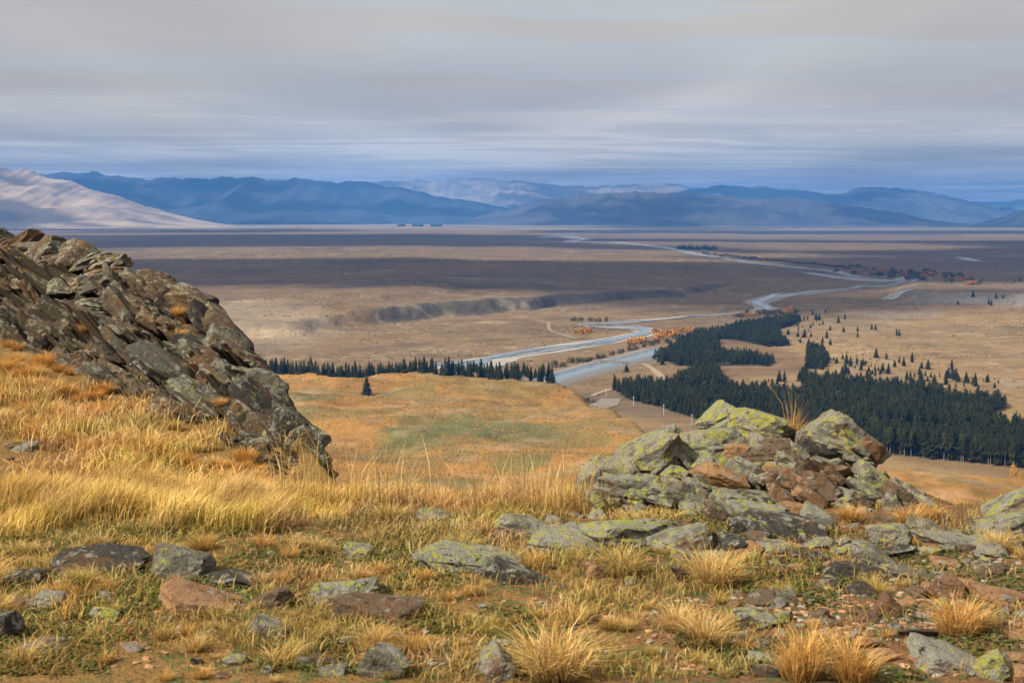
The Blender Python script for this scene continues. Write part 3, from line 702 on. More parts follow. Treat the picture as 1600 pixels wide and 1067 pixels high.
# ------------------------------------------------------------------ rocks
_ICO = {}
def ico(n):
    if n not in _ICO:
        import bmesh
        bm = bmesh.new(); bmesh.ops.create_icosphere(bm, subdivisions=n, radius=1.0)
        V = np.array([tuple(v.co) for v in bm.verts]); V /= np.linalg.norm(V, axis=1)[:, None]
        T = np.array([[v.index for v in f.verts] for f in bm.faces]); bm.free(); _ICO[n] = (V, T)
    return _ICO[n]
def rock_mesh(seed, sub=4, blocky=0.5, rough=0.05, cuts=9):
    """an angular block: a sphere of directions pushed out to a set of cutting planes, then weathered"""
    r = np.random.default_rng(seed); D, T = ico(sub)
    N = []; dd = []
    for ax in range(3):
        for s in (-1, 1):
            n = np.zeros(3); n[ax] = s; n += r.normal(0, .16, 3); N.append(n / np.linalg.norm(n)); dd.append(r.uniform(.78, 1.0))
    for _ in range(cuts):
        n = r.normal(0, 1, 3); n /= np.linalg.norm(n); N.append(n); dd.append(r.uniform(.8, 1.15) + (blocky - .5) * .5)
    N = np.array(N); dd = np.array(dd)
    c = D @ N.T; rad = np.where(c > 1e-3, dd[None] / np.maximum(c, 1e-3), 1e9).min(1)
    V = D * rad[:, None]
    n1 = fbm(V[:, 0] * 1.6 + seed, V[:, 1] * 1.6, V[:, 2] * 3.2, octv=5, seed=seed % 97, gain=.68) - .5
    lam = vnoise(V[:, 2] * 7 + V[:, 0] * .8, V[:, 0] * .6 + seed, V[:, 1] * .6, seed=seed % 89) - .5
    V = V + D * (n1 * rough * 5)[:, None] + D * (np.where(lam > .12, .05, 0) * (rough * 14))[:, None] * np.array([1, 1, .2])
    return mesh_np('rock', V, faces_tri=T)
GREY, BROWN, RUST, ORANGE, DARK, PALE = (.17, .155, .12), (.155, .108, .068), (.20, .112, .06), (.38, .215, .105), (.06, .052, .042), (.27, .25, .205)
ROT_CAM = Matrix(((1, 0, 0), (0, CP, SP), (0, -SP, CP)))      # camera's right / forward / up as columns x, y, z
def rock(name, me, c, size, roll=0.0, yaw=0.0, pitch=0.0, tint=GREY, lichen=.3, parent=None, label=None, group=None):
    o = bpy.data.objects.new(name, me); col.objects.link(o)
    if not me.materials: me.materials.append(M['rock'])
    o.scale = size; o.rotation_euler = (pitch, roll, yaw); o.location = c; o.color = (*tint, lichen)
    if parent is not None: o.parent = parent
    if label: tag(o, label, 'rock', group)
    return o
R = math.radians
# the lichen-covered outcrop: each block a part of its own
oc = tag(empty('rock_outcrop', (1.6, 8.4, hh(1.6, 8.4))), 'yellow-lichened rock outcrop of tilted broken blocks on the hill edge', 'outcrop')
OUT = [  # px, py, width, height, distance, roll, tint, lichen, blocky
    (1012, 722, 150, 92, 8.45, -34, GREY, .75, .3), (1040, 700, 82, 80, 8.5, -48, GREY, .6, .25), (1108, 708, 150, 92, 8.5, -6, GREY, .85, .4), (1122, 655, 70, 46, 8.8, -30, GREY, 1.0, .5),
    (1140, 668, 70, 50, 8.72, -28, PALE, .7, .5), (1178, 672, 96, 66, 8.7, 18, GREY, 1.1, .45), (1204, 680, 66, 60, 8.75, 30, BROWN, .7, .5), (1148, 704, 48, 28, 8.3, 4, ORANGE, -.4, .5),
    (1130, 746, 84, 46, 8.05, 22, ORANGE, -1, .4), (1188, 718, 112, 58, 8.25, -8, BROWN, .0, .5), (1236, 716, 74, 56, 8.3, 28, GREY, .5, .6), (1272, 713, 60, 48, 8.25, 18, DARK, .0, .7),
    (1322, 694, 118, 92, 8.4, 32, GREY, .75, .5), (1350, 706, 52, 62, 8.45, 30, RUST, -.3, .6), (1298, 668, 66, 36, 8.6, -36, GREY, 1.0, .5), (1262, 684, 56, 30, 8.5, -8, PALE, .5, .5),
    (1300, 738, 90, 40, 8.15, 20, BROWN, .3, .8), (1236, 742, 40, 26, 8.1, -14, BROWN, -.8, .9), (1262, 736, 42, 34, 8.1, 38, BROWN, -.8, .9), (1248, 756, 36, 24, 8.02, 36, RUST, -1, .9),
    (1268, 760, 44, 22, 8.0, -10, BROWN, -1, .9), (1294, 766, 46, 40, 8.02, 38, BROWN, -1, .9), (1272, 778, 50, 24, 7.95, 34, RUST, -1, .9), (1226, 750, 22, 40, 8.05, 20, RUST, -1, .9),
    (1256, 774, 34, 24, 7.95, 28, ORANGE, -1, .9), (1212, 746, 84, 36, 8.05, -14, GREY, .4, .7), (1168, 744, 96, 54, 8.1, 34, GREY, .5, .4), (1368, 768, 100, 78, 8.25, 34, GREY, .8, .4),
    (1404, 772, 22, 54, 8.2, -46, RUST, -1, .9), (1432, 788, 66, 46, 8.25, 34, GREY, .4, .6), (1418, 780, 24, 50, 8.2, -46, BROWN, 0, .9), (985, 770, 112, 62, 8.0, 8, PALE, .5, .35),
    (1046, 776, 110, 60, 8.0, 20, GREY, .6, .4), (1088, 786, 70, 66, 7.95, 34, GREY, .4, .4), (928, 750, 50, 44, 8.3, 18, GREY, .8, .5), (960, 742, 90, 44, 8.35, 10, GREY, .9, .4),
    (1150, 785, 90, 40, 7.9, 14, GREY, .7, .4), (1200, 790, 100, 44, 7.9, 10, DARK, .6, .4), (1325, 795, 70, 40, 7.95, 16, GREY, .6, .4)]
ro_ = random.Random(21)
for _ in range(22):        # the fractured brown heart of the outcrop
    OUT.append((ro_.uniform(1195, 1320), ro_.uniform(728, 786), ro_.uniform(24, 42), ro_.uniform(16, 28), 8.1, ro_.choice([34, 38, -14, 26, 40]), ro_.choice([BROWN, RUST, ORANGE, (.2, .12, .07)]), -.9, .9))
for _ in range(26):        # smaller lichened slabs over its shoulders
    q_ = ro_.uniform(930, 1440); OUT.append((q_, np.interp(q_, [930, 1060, 1180, 1320, 1440], [755, 720, 695, 715, 790]) + ro_.uniform(5, 60), ro_.uniform(30, 58), ro_.uniform(14, 28), 8.0, ro_.gauss(18, 16), ro_.choice([GREY, GREY, PALE, DARK]), ro_.uniform(.4, 1.0), .6))
for i, (px, py, w, h, d, roll, tint, li, bl) in enumerate(OUT):
    d = float(np.interp(py, [640, 700, 760, 800], [8.5, 8.15, 7.75, 7.5])) + (d - 8.2) * .15 - (.14 if bl > .85 or tint == ORANGE else .1 if i >= 60 else 0)
    c = at_d(px, py, d); s = d / F
    ww, hh_ = w * s * .5 * .98, h * s * .5 * .98
    if abs(roll) > 20 and w > h:           # the tilt already widens the outline
        hh_ *= .82
    o = rock('rock', rock_mesh(1000 + i, 4 if w > 60 else 3, bl, .035 if bl > .6 else .05, 4 if bl > .6 else 8), (c.x - oc.location.x, c.y - oc.location.y, c.z - oc.location.z),
             (ww, (ww + hh_) * .6, hh_), R(roll), R(random.uniform(-16, 16)), R(random.uniform(-14, 10)), tint, li, oc)
OUT_P = []
def outcrop_core():
    tp = np.array([(900, 790), (930, 752), (990, 712), (1060, 690), (1120, 668), (1200, 674), (1250, 700), (1320, 680), (1370, 735), (1430, 775), (1480, 805)], float)
    px = np.linspace(905, 1475, 150); top = np.interp(px, tp[:, 0], tp[:, 1]) + 8
    v = np.linspace(0, 1, 50); PY = top[None] + (830 - top[None]) * v[:, None]; PX = np.repeat(px[None], 50, 0)
    D = np.interp(PY, [640, 700, 760, 800, 840], [8.6, 8.25, 7.85, 7.6, 7.35]) + .1
    D = D + (fbm(PX / 30, PY / 18, octv=4, seed=301) - .5) * .35
    P = np.array([[tuple(at_d(a, b, d)) for a, b, d in zip(r1, r2, r3)] for r1, r2, r3 in zip(PX, PY, D)])
    P[..., 1] += 0; OUT_P.append(P.copy())
    back = P[:1] + np.array([0, 1.2, -1.2]); P = np.concatenate([back, P], 0) - np.array(oc.location)
    o = obj('bedrock', mesh_np('bedrock', P, faces_quad=grid_quads(51, 150)), M['rock'], oc); o.color = (.10, .085, .06, .45)
outcrop_core()
# single rocks lying in the ground (px, py of centre, width, height, roll, tint, lichen, label)
ST = [(290, 880, 88, 58, 6, GREY, .35, 'rounded grey boulder behind the long orange slab'), (155, 876, 120, 46, 4, DARK, .1, 'low blackish brown rock next to the grey boulder, half buried'), (368, 905, 92, 28, 12, DARK, .2, 'flat dark slab leaning out from the grey boulder'),
      (318, 946, 136, 44, 13, ORANGE, -1, 'long clean orange slab lying in front of the grey boulder'), (425, 980, 62, 34, 18, GREY, .4, 'grey lichened stone at the lower end of the orange slab'), (78, 935, 46, 30, 0, PALE, .5, 'pale stone next to the small rust-orange stone'),
      (38, 942, 52, 16, 2, RUST, -1, 'small flat rust-orange stone in straw grass'), (170, 962, 44, 26, 0, GREY, 1.2, 'small stone crusted with bright yellow lichen'), (70, 1008, 50, 32, 5, PALE, .2, 'pale grey knobbly stone over a dark hollow'),
      (6, 975, 56, 56, 0, DARK, .3, 'dark stone in straw grass past the pale knobbly stone'), (715, 872, 150, 46, 5, GREY, .75, 'broad low ledge with grey and yellow lichen among herbs'), (805, 893, 96, 42, 22, DARK, .3, 'dark broken end of the lichened ledge'),
      (545, 922, 96, 44, -4, GREY, .7, 'lichened stone beside the brown hump'), (592, 950, 112, 56, 4, BROWN, .1, 'brown hump of rock overgrown by grass stems'), (602, 1035, 62, 54, 26, GREY, .5, 'upright grey stone with lichen in the long straw'),
      (780, 1040, 44, 62, -14, PALE, .5, 'upright pale shard beside the biggest golden tussock'), (676, 808, 48, 28, 0, GREY, .6, 'small lichened stone at the edge of the tall grass'), (934, 893, 34, 26, 8, ORANGE, -1, 'small orange stone in front of the green-gold tussock'),
      (880, 845, 92, 42, 5, PALE, .7, 'pale lichened rock low in front of the outcrop'), (972, 832, 112, 56, 3, GREY, .9, 'squat rock with white and yellow lichen below the outcrop'), (818, 822, 86, 40, 16, GREY, .7, 'tilted lichened rock at the low end of the outcrop'),
      (1062, 842, 92, 52, -16, GREY, .6, 'lichened wedge of rock beside black-stained rock'), (1142, 852, 66, 42, 6, DARK, .3, 'black-stained knobbly rock above a golden tussock'), (1215, 820, 124, 50, 8, DARK, .3, 'dark undercut ledge below the brown fractured blocks'),
      (1242, 794, 42, 20, 5, ORANGE, -1, 'smooth orange stone below the fractured blocks'), (1280, 812, 56, 34, 30, PALE, .5, 'pale slab tilted below the golden tussock in the outcrop'), (1390, 832, 62, 48, 0, PALE, .8, 'round pale boulder spotted with lichen'),
      (1362, 868, 66, 40, 24, GREY, .5, 'dark grey wedge in front of the round pale boulder'), (1438, 800, 60, 28, 4, RUST, -.5, 'rusty red rock at the foot of the outcrop by orange tufts'), (1452, 824, 70, 20, 22, GREY, .5, 'thin grey slab sloping beside rusty rock'),
      (1482, 842, 110, 28, 6, PALE, .5, 'long low pale ledge beyond the round pale boulder'), (1588, 790, 96, 62, -24, GREY, .85, 'big yellow-lichened rock leaning alone at the hill edge past the outcrop'), (1570, 822, 80, 40, -14, GREY, .7, 'lichened rock under the big leaning one at the hill edge'),
      (1487, 918, 62, 42, 30, RUST, -1, 'angular rust-red block among orange chips'), (1392, 950, 52, 36, 34, RUST, -1, 'smaller rust-brown block with a dark side, among orange chips'), (1478, 1028, 112, 40, 20, PALE, .4, 'long pale slab tilted beside a yellow-lichened stone'),
      (1548, 1042, 56, 42, -18, GREY, 1.0, 'yellow-lichened stone beside the long pale slab'), (1178, 968, 62, 40, 4, DARK, .9, 'dark stone with yellow lichen between two golden tussocks'), (1478, 878, 46, 20, 0, ORANGE, -1, 'small flat orange stone above the rust-red block'),
      (1336, 890, 90, 30, 10, DARK, .1, 'dark low rock broken in plates on bare soil'), (1415, 893, 60, 20, 14, GREY, .3, 'thin grey plate lying on bare soil'), (1545, 888, 46, 24, -6, BROWN, -.4, 'brown stone on bare soil behind the broad orange stone'), (1565, 932, 80, 30, 8, ORANGE, -1, 'broad orange stone on bare soil past the rust-red block'),
      (1180, 800, 90, 36, 6, GREY, .7, 'lichened rock in herbs below the orange block'), (1545, 858, 60, 24, 0, PALE, .6, 'pale stone beside straw grass before the leaning rock'), (1130, 800, 60, 40, 24, GREY, .5, 'grey wedge with a white broken face under the outcrop')]
for i, (px, py, w, h, roll, tint, li, lab) in enumerate(ST):
    g = on_hill(px, py + h * .42); d = g.y; s = d / F
    c = at_d(px, py, d + w * s * .3)
    rock('rock', rock_mesh(2000 + i, 4, .45, .05, 8), (c.x, c.y, c.z - h * s * .16), (w * s * .58, w * s * .5, h * s * .56), R(roll), R(random.uniform(-15, 15)), R(random.uniform(-10, 10)), tint, li, None, lab)
# half-buried rocks between the named ones
HB = [rock_mesh(2600 + i, 3, .45, .06, 10) for i in range(10)]
rh = random.Random(12)
for poly, n, wh in (([(780, 800), (1600, 790), (1600, 905), (820, 890)], 46, 'in the stony ground before the outcrop'), ([(480, 840), (1100, 860), (1150, 1060), (420, 1060)], 12, 'in the grass and herbs of the open hilltop'), ([(0, 850), (480, 850), (480, 1060), (0, 1060)], 7, 'near the long orange slab'), ([(1150, 900), (1600, 900), (1600, 1060), (1150, 1060)], 16, 'in the bare chip-strewn soil'), ([(1620, 790), (2150, 800), (2150, 1060), (1620, 1060)], 34, 'on the hilltop beyond the leaning lichened rock')):
    k = 0; xs = [a for a, b in poly]; ys = [b for a, b in poly]
    while k < n:
        a, b = rh.uniform(min(xs), max(xs)), rh.uniform(min(ys), max(ys))
        if not in_poly(np.array([a]), np.array([b]), poly)[0]: continue
        k += 1; g = on_hill(a, b); w = rh.uniform(22, 62) * g.y / F * .5; tn, nm, li = rh.choice([(GREY, 'grey lichened', .8), (GREY, 'grey lichened', .6), (DARK, 'dark', .3), (BROWN, 'brown', .1), (PALE, 'pale lichened', .7), (RUST, 'rusty', -.6)])
        rock('rock', rh.choice(HB), (g.x, g.y, g.z), (w * rh.uniform(.9, 1.3), w * rh.uniform(.7, 1.1), w * rh.uniform(.3, .6)), R(rh.uniform(-18, 26)), R(rh.uniform(-60, 60)), R(rh.uniform(-15, 10)), tn, li, None, 'half-buried %s rock %s' % (nm, wh), 'half-buried %s rocks %s' % (nm, wh))
# smaller stones
SM = [rock_mesh(3000 + i, 2, .5, .05, 6) for i in range(12)]
WHERE = ['on the bare chip-strewn soil', 'among the rocks in front of the outcrop', 'in the straw grass below the tall grass band', 'on the grassy slope below the crag']
STONE_ZONE = [([(1150, 860), (1600, 850), (1600, 1060), (1250, 1060)], 120, (.9, 1.8)), ([(800, 800), (1500, 810), (1600, 860), (900, 880)], 50, (1.0, 2.4)), ([(0, 860), (1150, 860), (1150, 1060), (0, 1060)], 40, (.7, 1.5)), ([(0, 660), (420, 750), (420, 800), (0, 760)], 16, (1, 2.4))]
for where, (poly, n, (s0, s1)) in zip(WHERE, STONE_ZONE):
    k = 0; xs = [a for a, b in poly]; ys = [b for a, b in poly]
    while k < n:
        a, b = random.uniform(min(xs), max(xs)), random.uniform(min(ys), max(ys))
        if not in_poly(np.array([a]), np.array([b]), poly)[0]: continue
        k += 1; g = on_hill(a, b); q = random.uniform(s0, s1) * .02 * random.choice([.7, 1, 1, 1.6])
        rock('stone', random.choice(SM), (g.x, g.y, g.z + q * .15), (q * random.uniform(.9, 1.5), q * random.uniform(.8, 1.2), q * random.uniform(.35, .7)), R(random.uniform(-20, 20)), random.uniform(0, 6), 0,
             *(lambda tn: (tn[0], tn[2], None, 'small loose %s stone %s' % (tn[1], where), 'small %s stones %s' % (tn[1], where)))(random.choice([(ORANGE, 'orange', -1), (ORANGE, 'orange', -1), (RUST, 'rust-red', -1), (BROWN, 'brown', -.4), (GREY, 'grey lichened', .8), (PALE, 'pale', .1)])))
# chips: gravel nobody could count
def chips(n):
    V0, T0 = ico(1); outV = []; outT = []
    pxs = rng.uniform(-300, 2250, n) ; w = rng.uniform(0, 1, n); pys = 835 + 240 * w
    keep = rng.uniform(0, 1, n) < .2 + .8 * sstep(950, 1300, pxs); pxs, pys = pxs[keep], pys[keep]
    d = 1.6 * F / (pys - 335); x = U(pxs) * d; z = hill_h(x, d); m = len(x)
    keep = fbm(x / .5, d / .5, octv=2, seed=55) > .42; x, d, z = x[keep], d[keep], z[keep]; m = len(x)
    s = rng.uniform(.005, .016, m); an = rng.uniform(0, 6.28, m)
    W = V0[None] * (1 + rng.uniform(-.35, .35, (m, len(V0), 1))); W = W * np.stack([s * 1.5, s, s * .45], -1)[:, None]
    X = W[..., 0] * np.cos(an)[:, None] - W[..., 1] * np.sin(an)[:, None]; Y = W[..., 0] * np.sin(an)[:, None] + W[..., 1] * np.cos(an)[:, None]
    V = np.stack([X + x[:, None], Y + d[:, None], W[..., 2] + z[:, None] + .002], -1)
    base = np.array([ORANGE, (.3, .15, .075), BROWN, PALE, (.33, .19, .1)])[rng.integers(0, 5, m)] * rng.uniform(.6, 1.1, (m, 1))
    c = np.repeat(base[:, None], len(V0), 1).reshape(-1, 3)
    me = mesh_np('stone_chips', V, faces_tri=(T0[None] + (np.arange(m) * len(V0))[:, None, None]).reshape(-1, 3), colr=c)
    k = NT('chip_stone'); mat = k.finish(k.attr('tint').outputs['Color'], .9, .2)
    tag(obj('stone_chips', me, mat), 'scatter of orange and grey stone chips on the bare soil', 'gravel', kind='stuff')
chips(11000)

# ------------------------------------------------------------------ the crag on the left
cr = tag(empty('rock_crag', (float(_cb[2][0]), float(_cb[2][1]), G0)), 'dark layered rock crag falling steeply towards the golden field', 'crag')
crl = np.array(cr.location)
CRAG_P = []
def fragments(P, n, smin, smax, parent, name, tints, seed, nv=(0, 0, 0), dip=30):
    # angular fragments bedded on a surface grid P, joined into one part
    r = np.random.default_rng(seed); outV = []; outT = []; outC = []; off = 0
    rows, cols = P.shape[:2]; protos = []
    for q in range(8):
        me = rock_mesh(7000 + q, 2, .55, .07, 9); v = np.zeros(len(me.vertices) * 3); me.vertices.foreach_get('co', v); protos.append(v.reshape(-1, 3)); bpy.data.meshes.remove(me)
    T0 = ico(2)[1]
    for i in range(n):
        p = P[r.integers(0, rows), r.integers(0, cols)]; s = r.uniform(smin, smax) * p[1] / F * .5; sc = np.array([s * r.uniform(1, 1.7), s, s * r.uniform(.3, .75)])
        M3 = np.array(Matrix.Rotation(r.uniform(-.8, .8), 3, 'Z') @ Matrix.Rotation(math.radians(r.normal(dip, 18)), 3, 'Y') @ Matrix.Rotation(r.normal(0, .3), 3, 'X'))
        V = (protos[r.integers(0, 8)] * sc) @ M3.T + p + np.array(nv) * s
        outV.append(V); outT.append(T0 + off); off += len(V); outC.append(np.repeat((np.array(tints[r.integers(0, len(tints))]) * r.uniform(.7, 1.2))[None], len(V), 0))
    me = mesh_np(name, np.concatenate(outV) - np.array(parent.location), faces_tri=np.concatenate(outT), colr=np.concatenate(outC)); o = obj(name, me, M['frag'], parent); o['kind'] = 'stuff'; return o
def facets(a, b, n, seed, tilt=.6):
    r = np.random.default_rng(seed); A, B = a.ravel(), b.ravel(); sx = r.uniform(A.min(), A.max(), n); sy = r.uniform(B.min(), B.max(), n)
    h = r.uniform(-.5, .5, n); ta = r.normal(0, tilt, n); tb = r.normal(0, tilt, n); out = np.zeros(A.size)
    for i in range(0, A.size, 4000):
        d = (A[i:i + 4000, None] - sx) ** 2 + (B[i:i + 4000, None] - sy) ** 2; j = d.argmin(1)
        out[i:i + 4000] = h[j] + ta[j] * (A[i:i + 4000] - sx[j]) + tb[j] * (B[i:i + 4000] - sy[j])
    return out.reshape(a.shape)
def build_crag():
    nt, ns = 420, 200
    t = np.linspace(-.1, 1.0, nt)[None].repeat(ns, 0); s = np.linspace(-.12, 1.9, ns)[:, None].repeat(nt, 1)
    tc = np.clip(t, 0, 1)
    P = crag_pt(tc, np.clip(s, 0, 1))
    dirv = (_ct[-1] - _ct[0]); dirv = dirv / np.linalg.norm(dirv)
    P = P + (t - tc)[..., None] * dirv * 12
    out = np.array([.85, .5, 0]); back = np.clip(s - 1, 0, None)[..., None]
    P = P + out * back * 2.2 + np.array([0, 0, -1]) * (back ** .8) * 4.5
    P[..., 2] -= np.clip(-s, 0, 1) * 3
    face = np.clip(1 - np.abs(s - .55) / .6, 0, 1)
    a = t * 16; b = s * 5
    n = (fbm(a * 2, b * 2, octv=6, seed=131, gain=.68) - .5); st = np.floor(fbm(a * 1.1 + b * .8, b * 3 - a * .5, octv=3, seed=133) * 9) / 9 - .5
    amt = .15 + .85 * face
    nv = np.array([-.45, -.5, .74])
    fa = facets(t * 9 + s * 2.2, (s * 5.5 - t * 3) * 1.7, 240, 5) * .42 + facets(t * 9 + s * 2.2, (s * 5.5 - t * 3) * 1.7, 1500, 6, 1.4) * .22
    P = P + nv * ((n * .35 + st * .2 + fa) * amt)[..., None] * (.6 + .5 * np.clip(1 - t, 0, 1))[..., None]
    me = mesh_np('bedrock', P - crl, faces_quad=grid_quads(ns, nt))
    CRAG_P.append(P)
    o = obj('bedrock', me, M['rock'], cr); o.color = (.098, .078, .05, .1)
build_crag()
fr = fragments(CRAG_P[0][22:108, 30:400], 420, 8, 20, cr, 'rock_fragments', [(.12, .11, .08), (.09, .08, .055), BROWN, DARK, DARK, RUST, (.2, .17, .12), (.17, .12, .075)], 3); fr.color = (.12, .1, .08, .35)
CV = [rock_mesh(4000 + i, 3, [.35, .5, .7][i % 3], .085, 12) for i in range(14)]
def crag_rock(t, s, w, hgt, tint, li, roll=None, lift=.0, me=None, dep=.7):
    p = crag_pt(np.array([t]), np.array([s]))[0]
    d = p[1]; k = d / F
    o = rock('rock', me or random.choice(CV), tuple(p - crl + np.array([-.05, -.08, .1]) * lift), (w * k * .55, (w + hgt) * k * .5 * dep, hgt * k * .55), R(random.gauss(30, 14) if roll is None else roll), R(random.uniform(-20, 12)), R(random.uniform(-15, 10)), tuple(q * .8 for q in tint), li, cr)
    return o
r0 = random.Random(3)
for i in range(262):
    t = (i + r0.random()) / 262; s = r0.choice([r0.uniform(.05, 1.0), r0.uniform(.45, 1.03), r0.uniform(.9, 1.03)])
    w = r0.choice([18, 22, 26, 32, 40, 50, 62]) * r0.uniform(.8, 1.2)
    top = s > .75 and t < .3
    tint = r0.choice([(.115, .098, .066), (.08, .07, .046), (.14, .098, .055), BROWN, DARK, DARK, (.15, .13, .095), RUST, (.19, .13, .075)]) if not top else r0.choice([RUST, BROWN, GREY, (.16, .12, .08)])
    w *= r0.choice([1, 1, 1.5]); w = min(w, 36) if t > .86 else w; crag_rock(t, s, w, w * r0.uniform(.2, .45), tint, r0.choice([-.3, 0, .2, .5]), r0.gauss(36, 9) if not top else r0.gauss(-18, 14), .35)
for (t, s, w, h, tint, li, roll) in ((.46, .93, 84, 66, DARK, .3, 20), (.40, .97, 60, 40, BROWN, .3, 10), (.55, .38, 150, 26, (.15, .14, .11), .0, 38), (.40, .36, 90, 26, (.14, .125, .09), .1, 34), (.70, .42, 80, 26, (.13, .12, .09), .2, 38), (.58, .66, 90, 36, (.12, .11, .08), .3, 20), (.22, .62, 70, 30, (.13, .12, .09), .4, 4), (.30, .55, 80, 28, (.13, .12, .09), .4, 6),
                                     (.1, .9, 70, 36, RUST, .1, -24), (.16, .95, 64, 34, BROWN, .2, -28), (.05, .93, 80, 36, GREY, .3, -20), (.22, .93, 70, 50, BROWN, .3, 30), (.8, .7, 110, 60, DARK, .3, 34), (.9, .75, 90, 70, DARK, .3, 30), (.95, .72, 70, 60, DARK, .3, 40), (.62, .9, 70, 50, GREY, .3, 30), (.75, .92, 60, 44, GREY, .3, 30)):
    crag_rock(t, s, w, h, tint, li, roll, .6, rock_mesh(5000 + int(t * 100), 4, .5, .05, 8), .6)

fr = fragments(OUT_P[0][3:46, 8:142] + np.array([0, -.17, .02]), 380, 14, 40, oc, 'rock_fragments', [GREY, GREY, PALE, BROWN, (.2, .12, .07), DARK, ORANGE], 8, (-.1, -.5, .3), 22); fr.color = (.15, .13, .1, .75)
for _ in range(36):        # the broken toe of the crag
    crag_rock(r0.uniform(.84, 1.0), r0.uniform(.1, 1.0), r0.uniform(26, 52), r0.uniform(14, 26), r0.choice([DARK, (.08, .07, .046), BROWN, (.115, .098, .066)]), r0.choice([-.2, .1, .4]), r0.gauss(36, 10), .4)
# ------------------------------------------------------------------ grass
STRAW = np.array([(.66, .45, .16), (.58, .35, .095), (.70, .51, .22), (.48, .27, .075)])
def blades(base, height, lean_dir, lean, width, tint, green=0.0, rs=None):
    """base (n,3); each blade three cross-sections long, bending along lean_dir"""
    rs = rs or rng; n = len(base); h = np.asarray(height)[:, None]; L = np.asarray(lean)[:, None]
    d = np.stack([np.cos(lean_dir), np.sin(lean_dir), np.zeros(n)], -1)
    side = np.stack([-np.sin(lean_dir), np.cos(lean_dir), np.zeros(n)], -1)
    tw = rs.uniform(-1.2, 1.2, n); side = side * np.cos(tw)[:, None] + d * np.sin(tw)[:, None]
    up = np.array([0, 0, 1.0]); w = np.asarray(width)[:, None] * .5
    p0 = base; p1 = base + up * h * .55 + d * L * h * .3; p2 = base + up * h * (1 - .25 * np.minimum(L, 1.2)) + d * L * h * .95
    V = np.stack([p0 - side * w, p0 + side * w, p1 - side * w * .8, p1 + side * w * .8, p2], 1)
    i = (np.arange(n) * 5)[:, None]
    Q = np.concatenate([i, i + 1, i + 3, i + 2], 1); T = np.concatenate([i + 2, i + 3, i + 4], 1)
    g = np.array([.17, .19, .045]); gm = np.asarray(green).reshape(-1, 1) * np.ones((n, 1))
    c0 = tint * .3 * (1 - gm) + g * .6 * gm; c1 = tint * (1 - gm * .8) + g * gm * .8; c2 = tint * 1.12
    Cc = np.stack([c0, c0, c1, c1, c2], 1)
    return V.reshape(-1, 3), T, Q, Cc.reshape(-1, 3)
def straw_tint(n, rs=None):
    rs = rs or rng; return STRAW[rs.integers(0, len(STRAW), n)] * rs.uniform(.75, 1.1, (n, 1))
def tussock_mesh(seed, n, rad, hgt, lean, green, stems=0):
    rs = np.random.default_rng(seed)
    a = rs.uniform(0, 6.283, n); q = np.sqrt(rs.uniform(0, 1, n)) * rad
    base = np.stack([q * np.cos(a), q * np.sin(a), np.full(n, -.015)], -1)
    ld = a + rs.normal(0, .9, n); le = (q / rad) * lean * rs.uniform(.4, 1.5, n) + rs.uniform(0, .6, n) ** 2 * 1.6; hh_ = hgt * rs.uniform(.3, 1.2, n) * (.75 + .5 * vnoise(np.cos(a) * 2 + seed, np.sin(a) * 2, seed=seed))
    if stems: hh_[:stems] *= rs.uniform(1.7, 2.4, stems); le[:stems] *= .35
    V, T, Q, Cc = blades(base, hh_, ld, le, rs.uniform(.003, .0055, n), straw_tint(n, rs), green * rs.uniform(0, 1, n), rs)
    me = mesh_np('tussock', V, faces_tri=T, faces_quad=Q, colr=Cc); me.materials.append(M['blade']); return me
TUS = {'gold': [tussock_mesh(10 + i, 620, .085, .20, .95, .1) for i in range(3)], 'green': [tussock_mesh(20 + i, 560, .085, .16, .9, .9) for i in range(2)],
       'tall': [tussock_mesh(30, 420, .055, .26, .55, .05, 45)], 'small': [tussock_mesh(40 + i, 240, .06, .15, .9, .25) for i in range(4)]}
def tussock(px, py, w, kind, label, group=None, tint=(1, 1, 1), p=None, hs=1.0):
    p = p or on_hill(px, py); s = w * p.y / F / .40
    o = bpy.data.objects.new('grass_tussock', random.choice(TUS[kind])); col.objects.link(o)
    o.location = p; o.rotation_euler.z = random.uniform(0, 6.28); o.scale = (s, s, s * hs); o.color = (*tint, 1)
    return tag(o, label, 'tussock', group)
OR = (1.0, .86, .72)
tussock(865, 1058, 180, 'gold', 'biggest golden tussock beside the upright pale shard'); tussock(1115, 915, 130, 'gold', 'bright golden tussock below the black-stained rock'); tussock(970, 897, 120, 'green', 'green-gold tussock in front of the squat lichened rock')
tussock(1500, 990, 125, 'gold', 'rounded orange tussock below the rust-red block', None, OR); tussock(1250, 1062, 120, 'gold', 'tall orange tussock beside orange chips', None, OR, hs=1.5); tussock(1330, 1066, 120, 'gold', 'feathery orange tussock next to the tall orange one', None, OR, hs=1.4)
tussock(1240, 0, 62, 'tall', 'tuft with long upright stems on top of the outcrop', p=at_d(1238, 692, 8.45), tint=OR); tussock(0, 0, 52, 'gold', 'small golden tuft between the lichened outcrop rocks', p=at_d(1196, 697, 8.4)); tussock(0, 0, 50, 'gold', 'low golden tuft at the foot of the long upright stems', p=at_d(1218, 694, 8.4))
tussock(0, 0, 72, 'gold', 'golden tuft hanging beside the brown fractured blocks', p=at_d(1330, 792, 7.95)); tussock(1330, 815, 60, 'gold', 'orange tuft under the hanging golden one', None, OR); tussock(1420, 822, 70, 'gold', 'orange tuft behind the round pale boulder', None, OR); tussock(1450, 812, 60, 'gold', 'orange tuft beside the rusty red rock', None, OR)
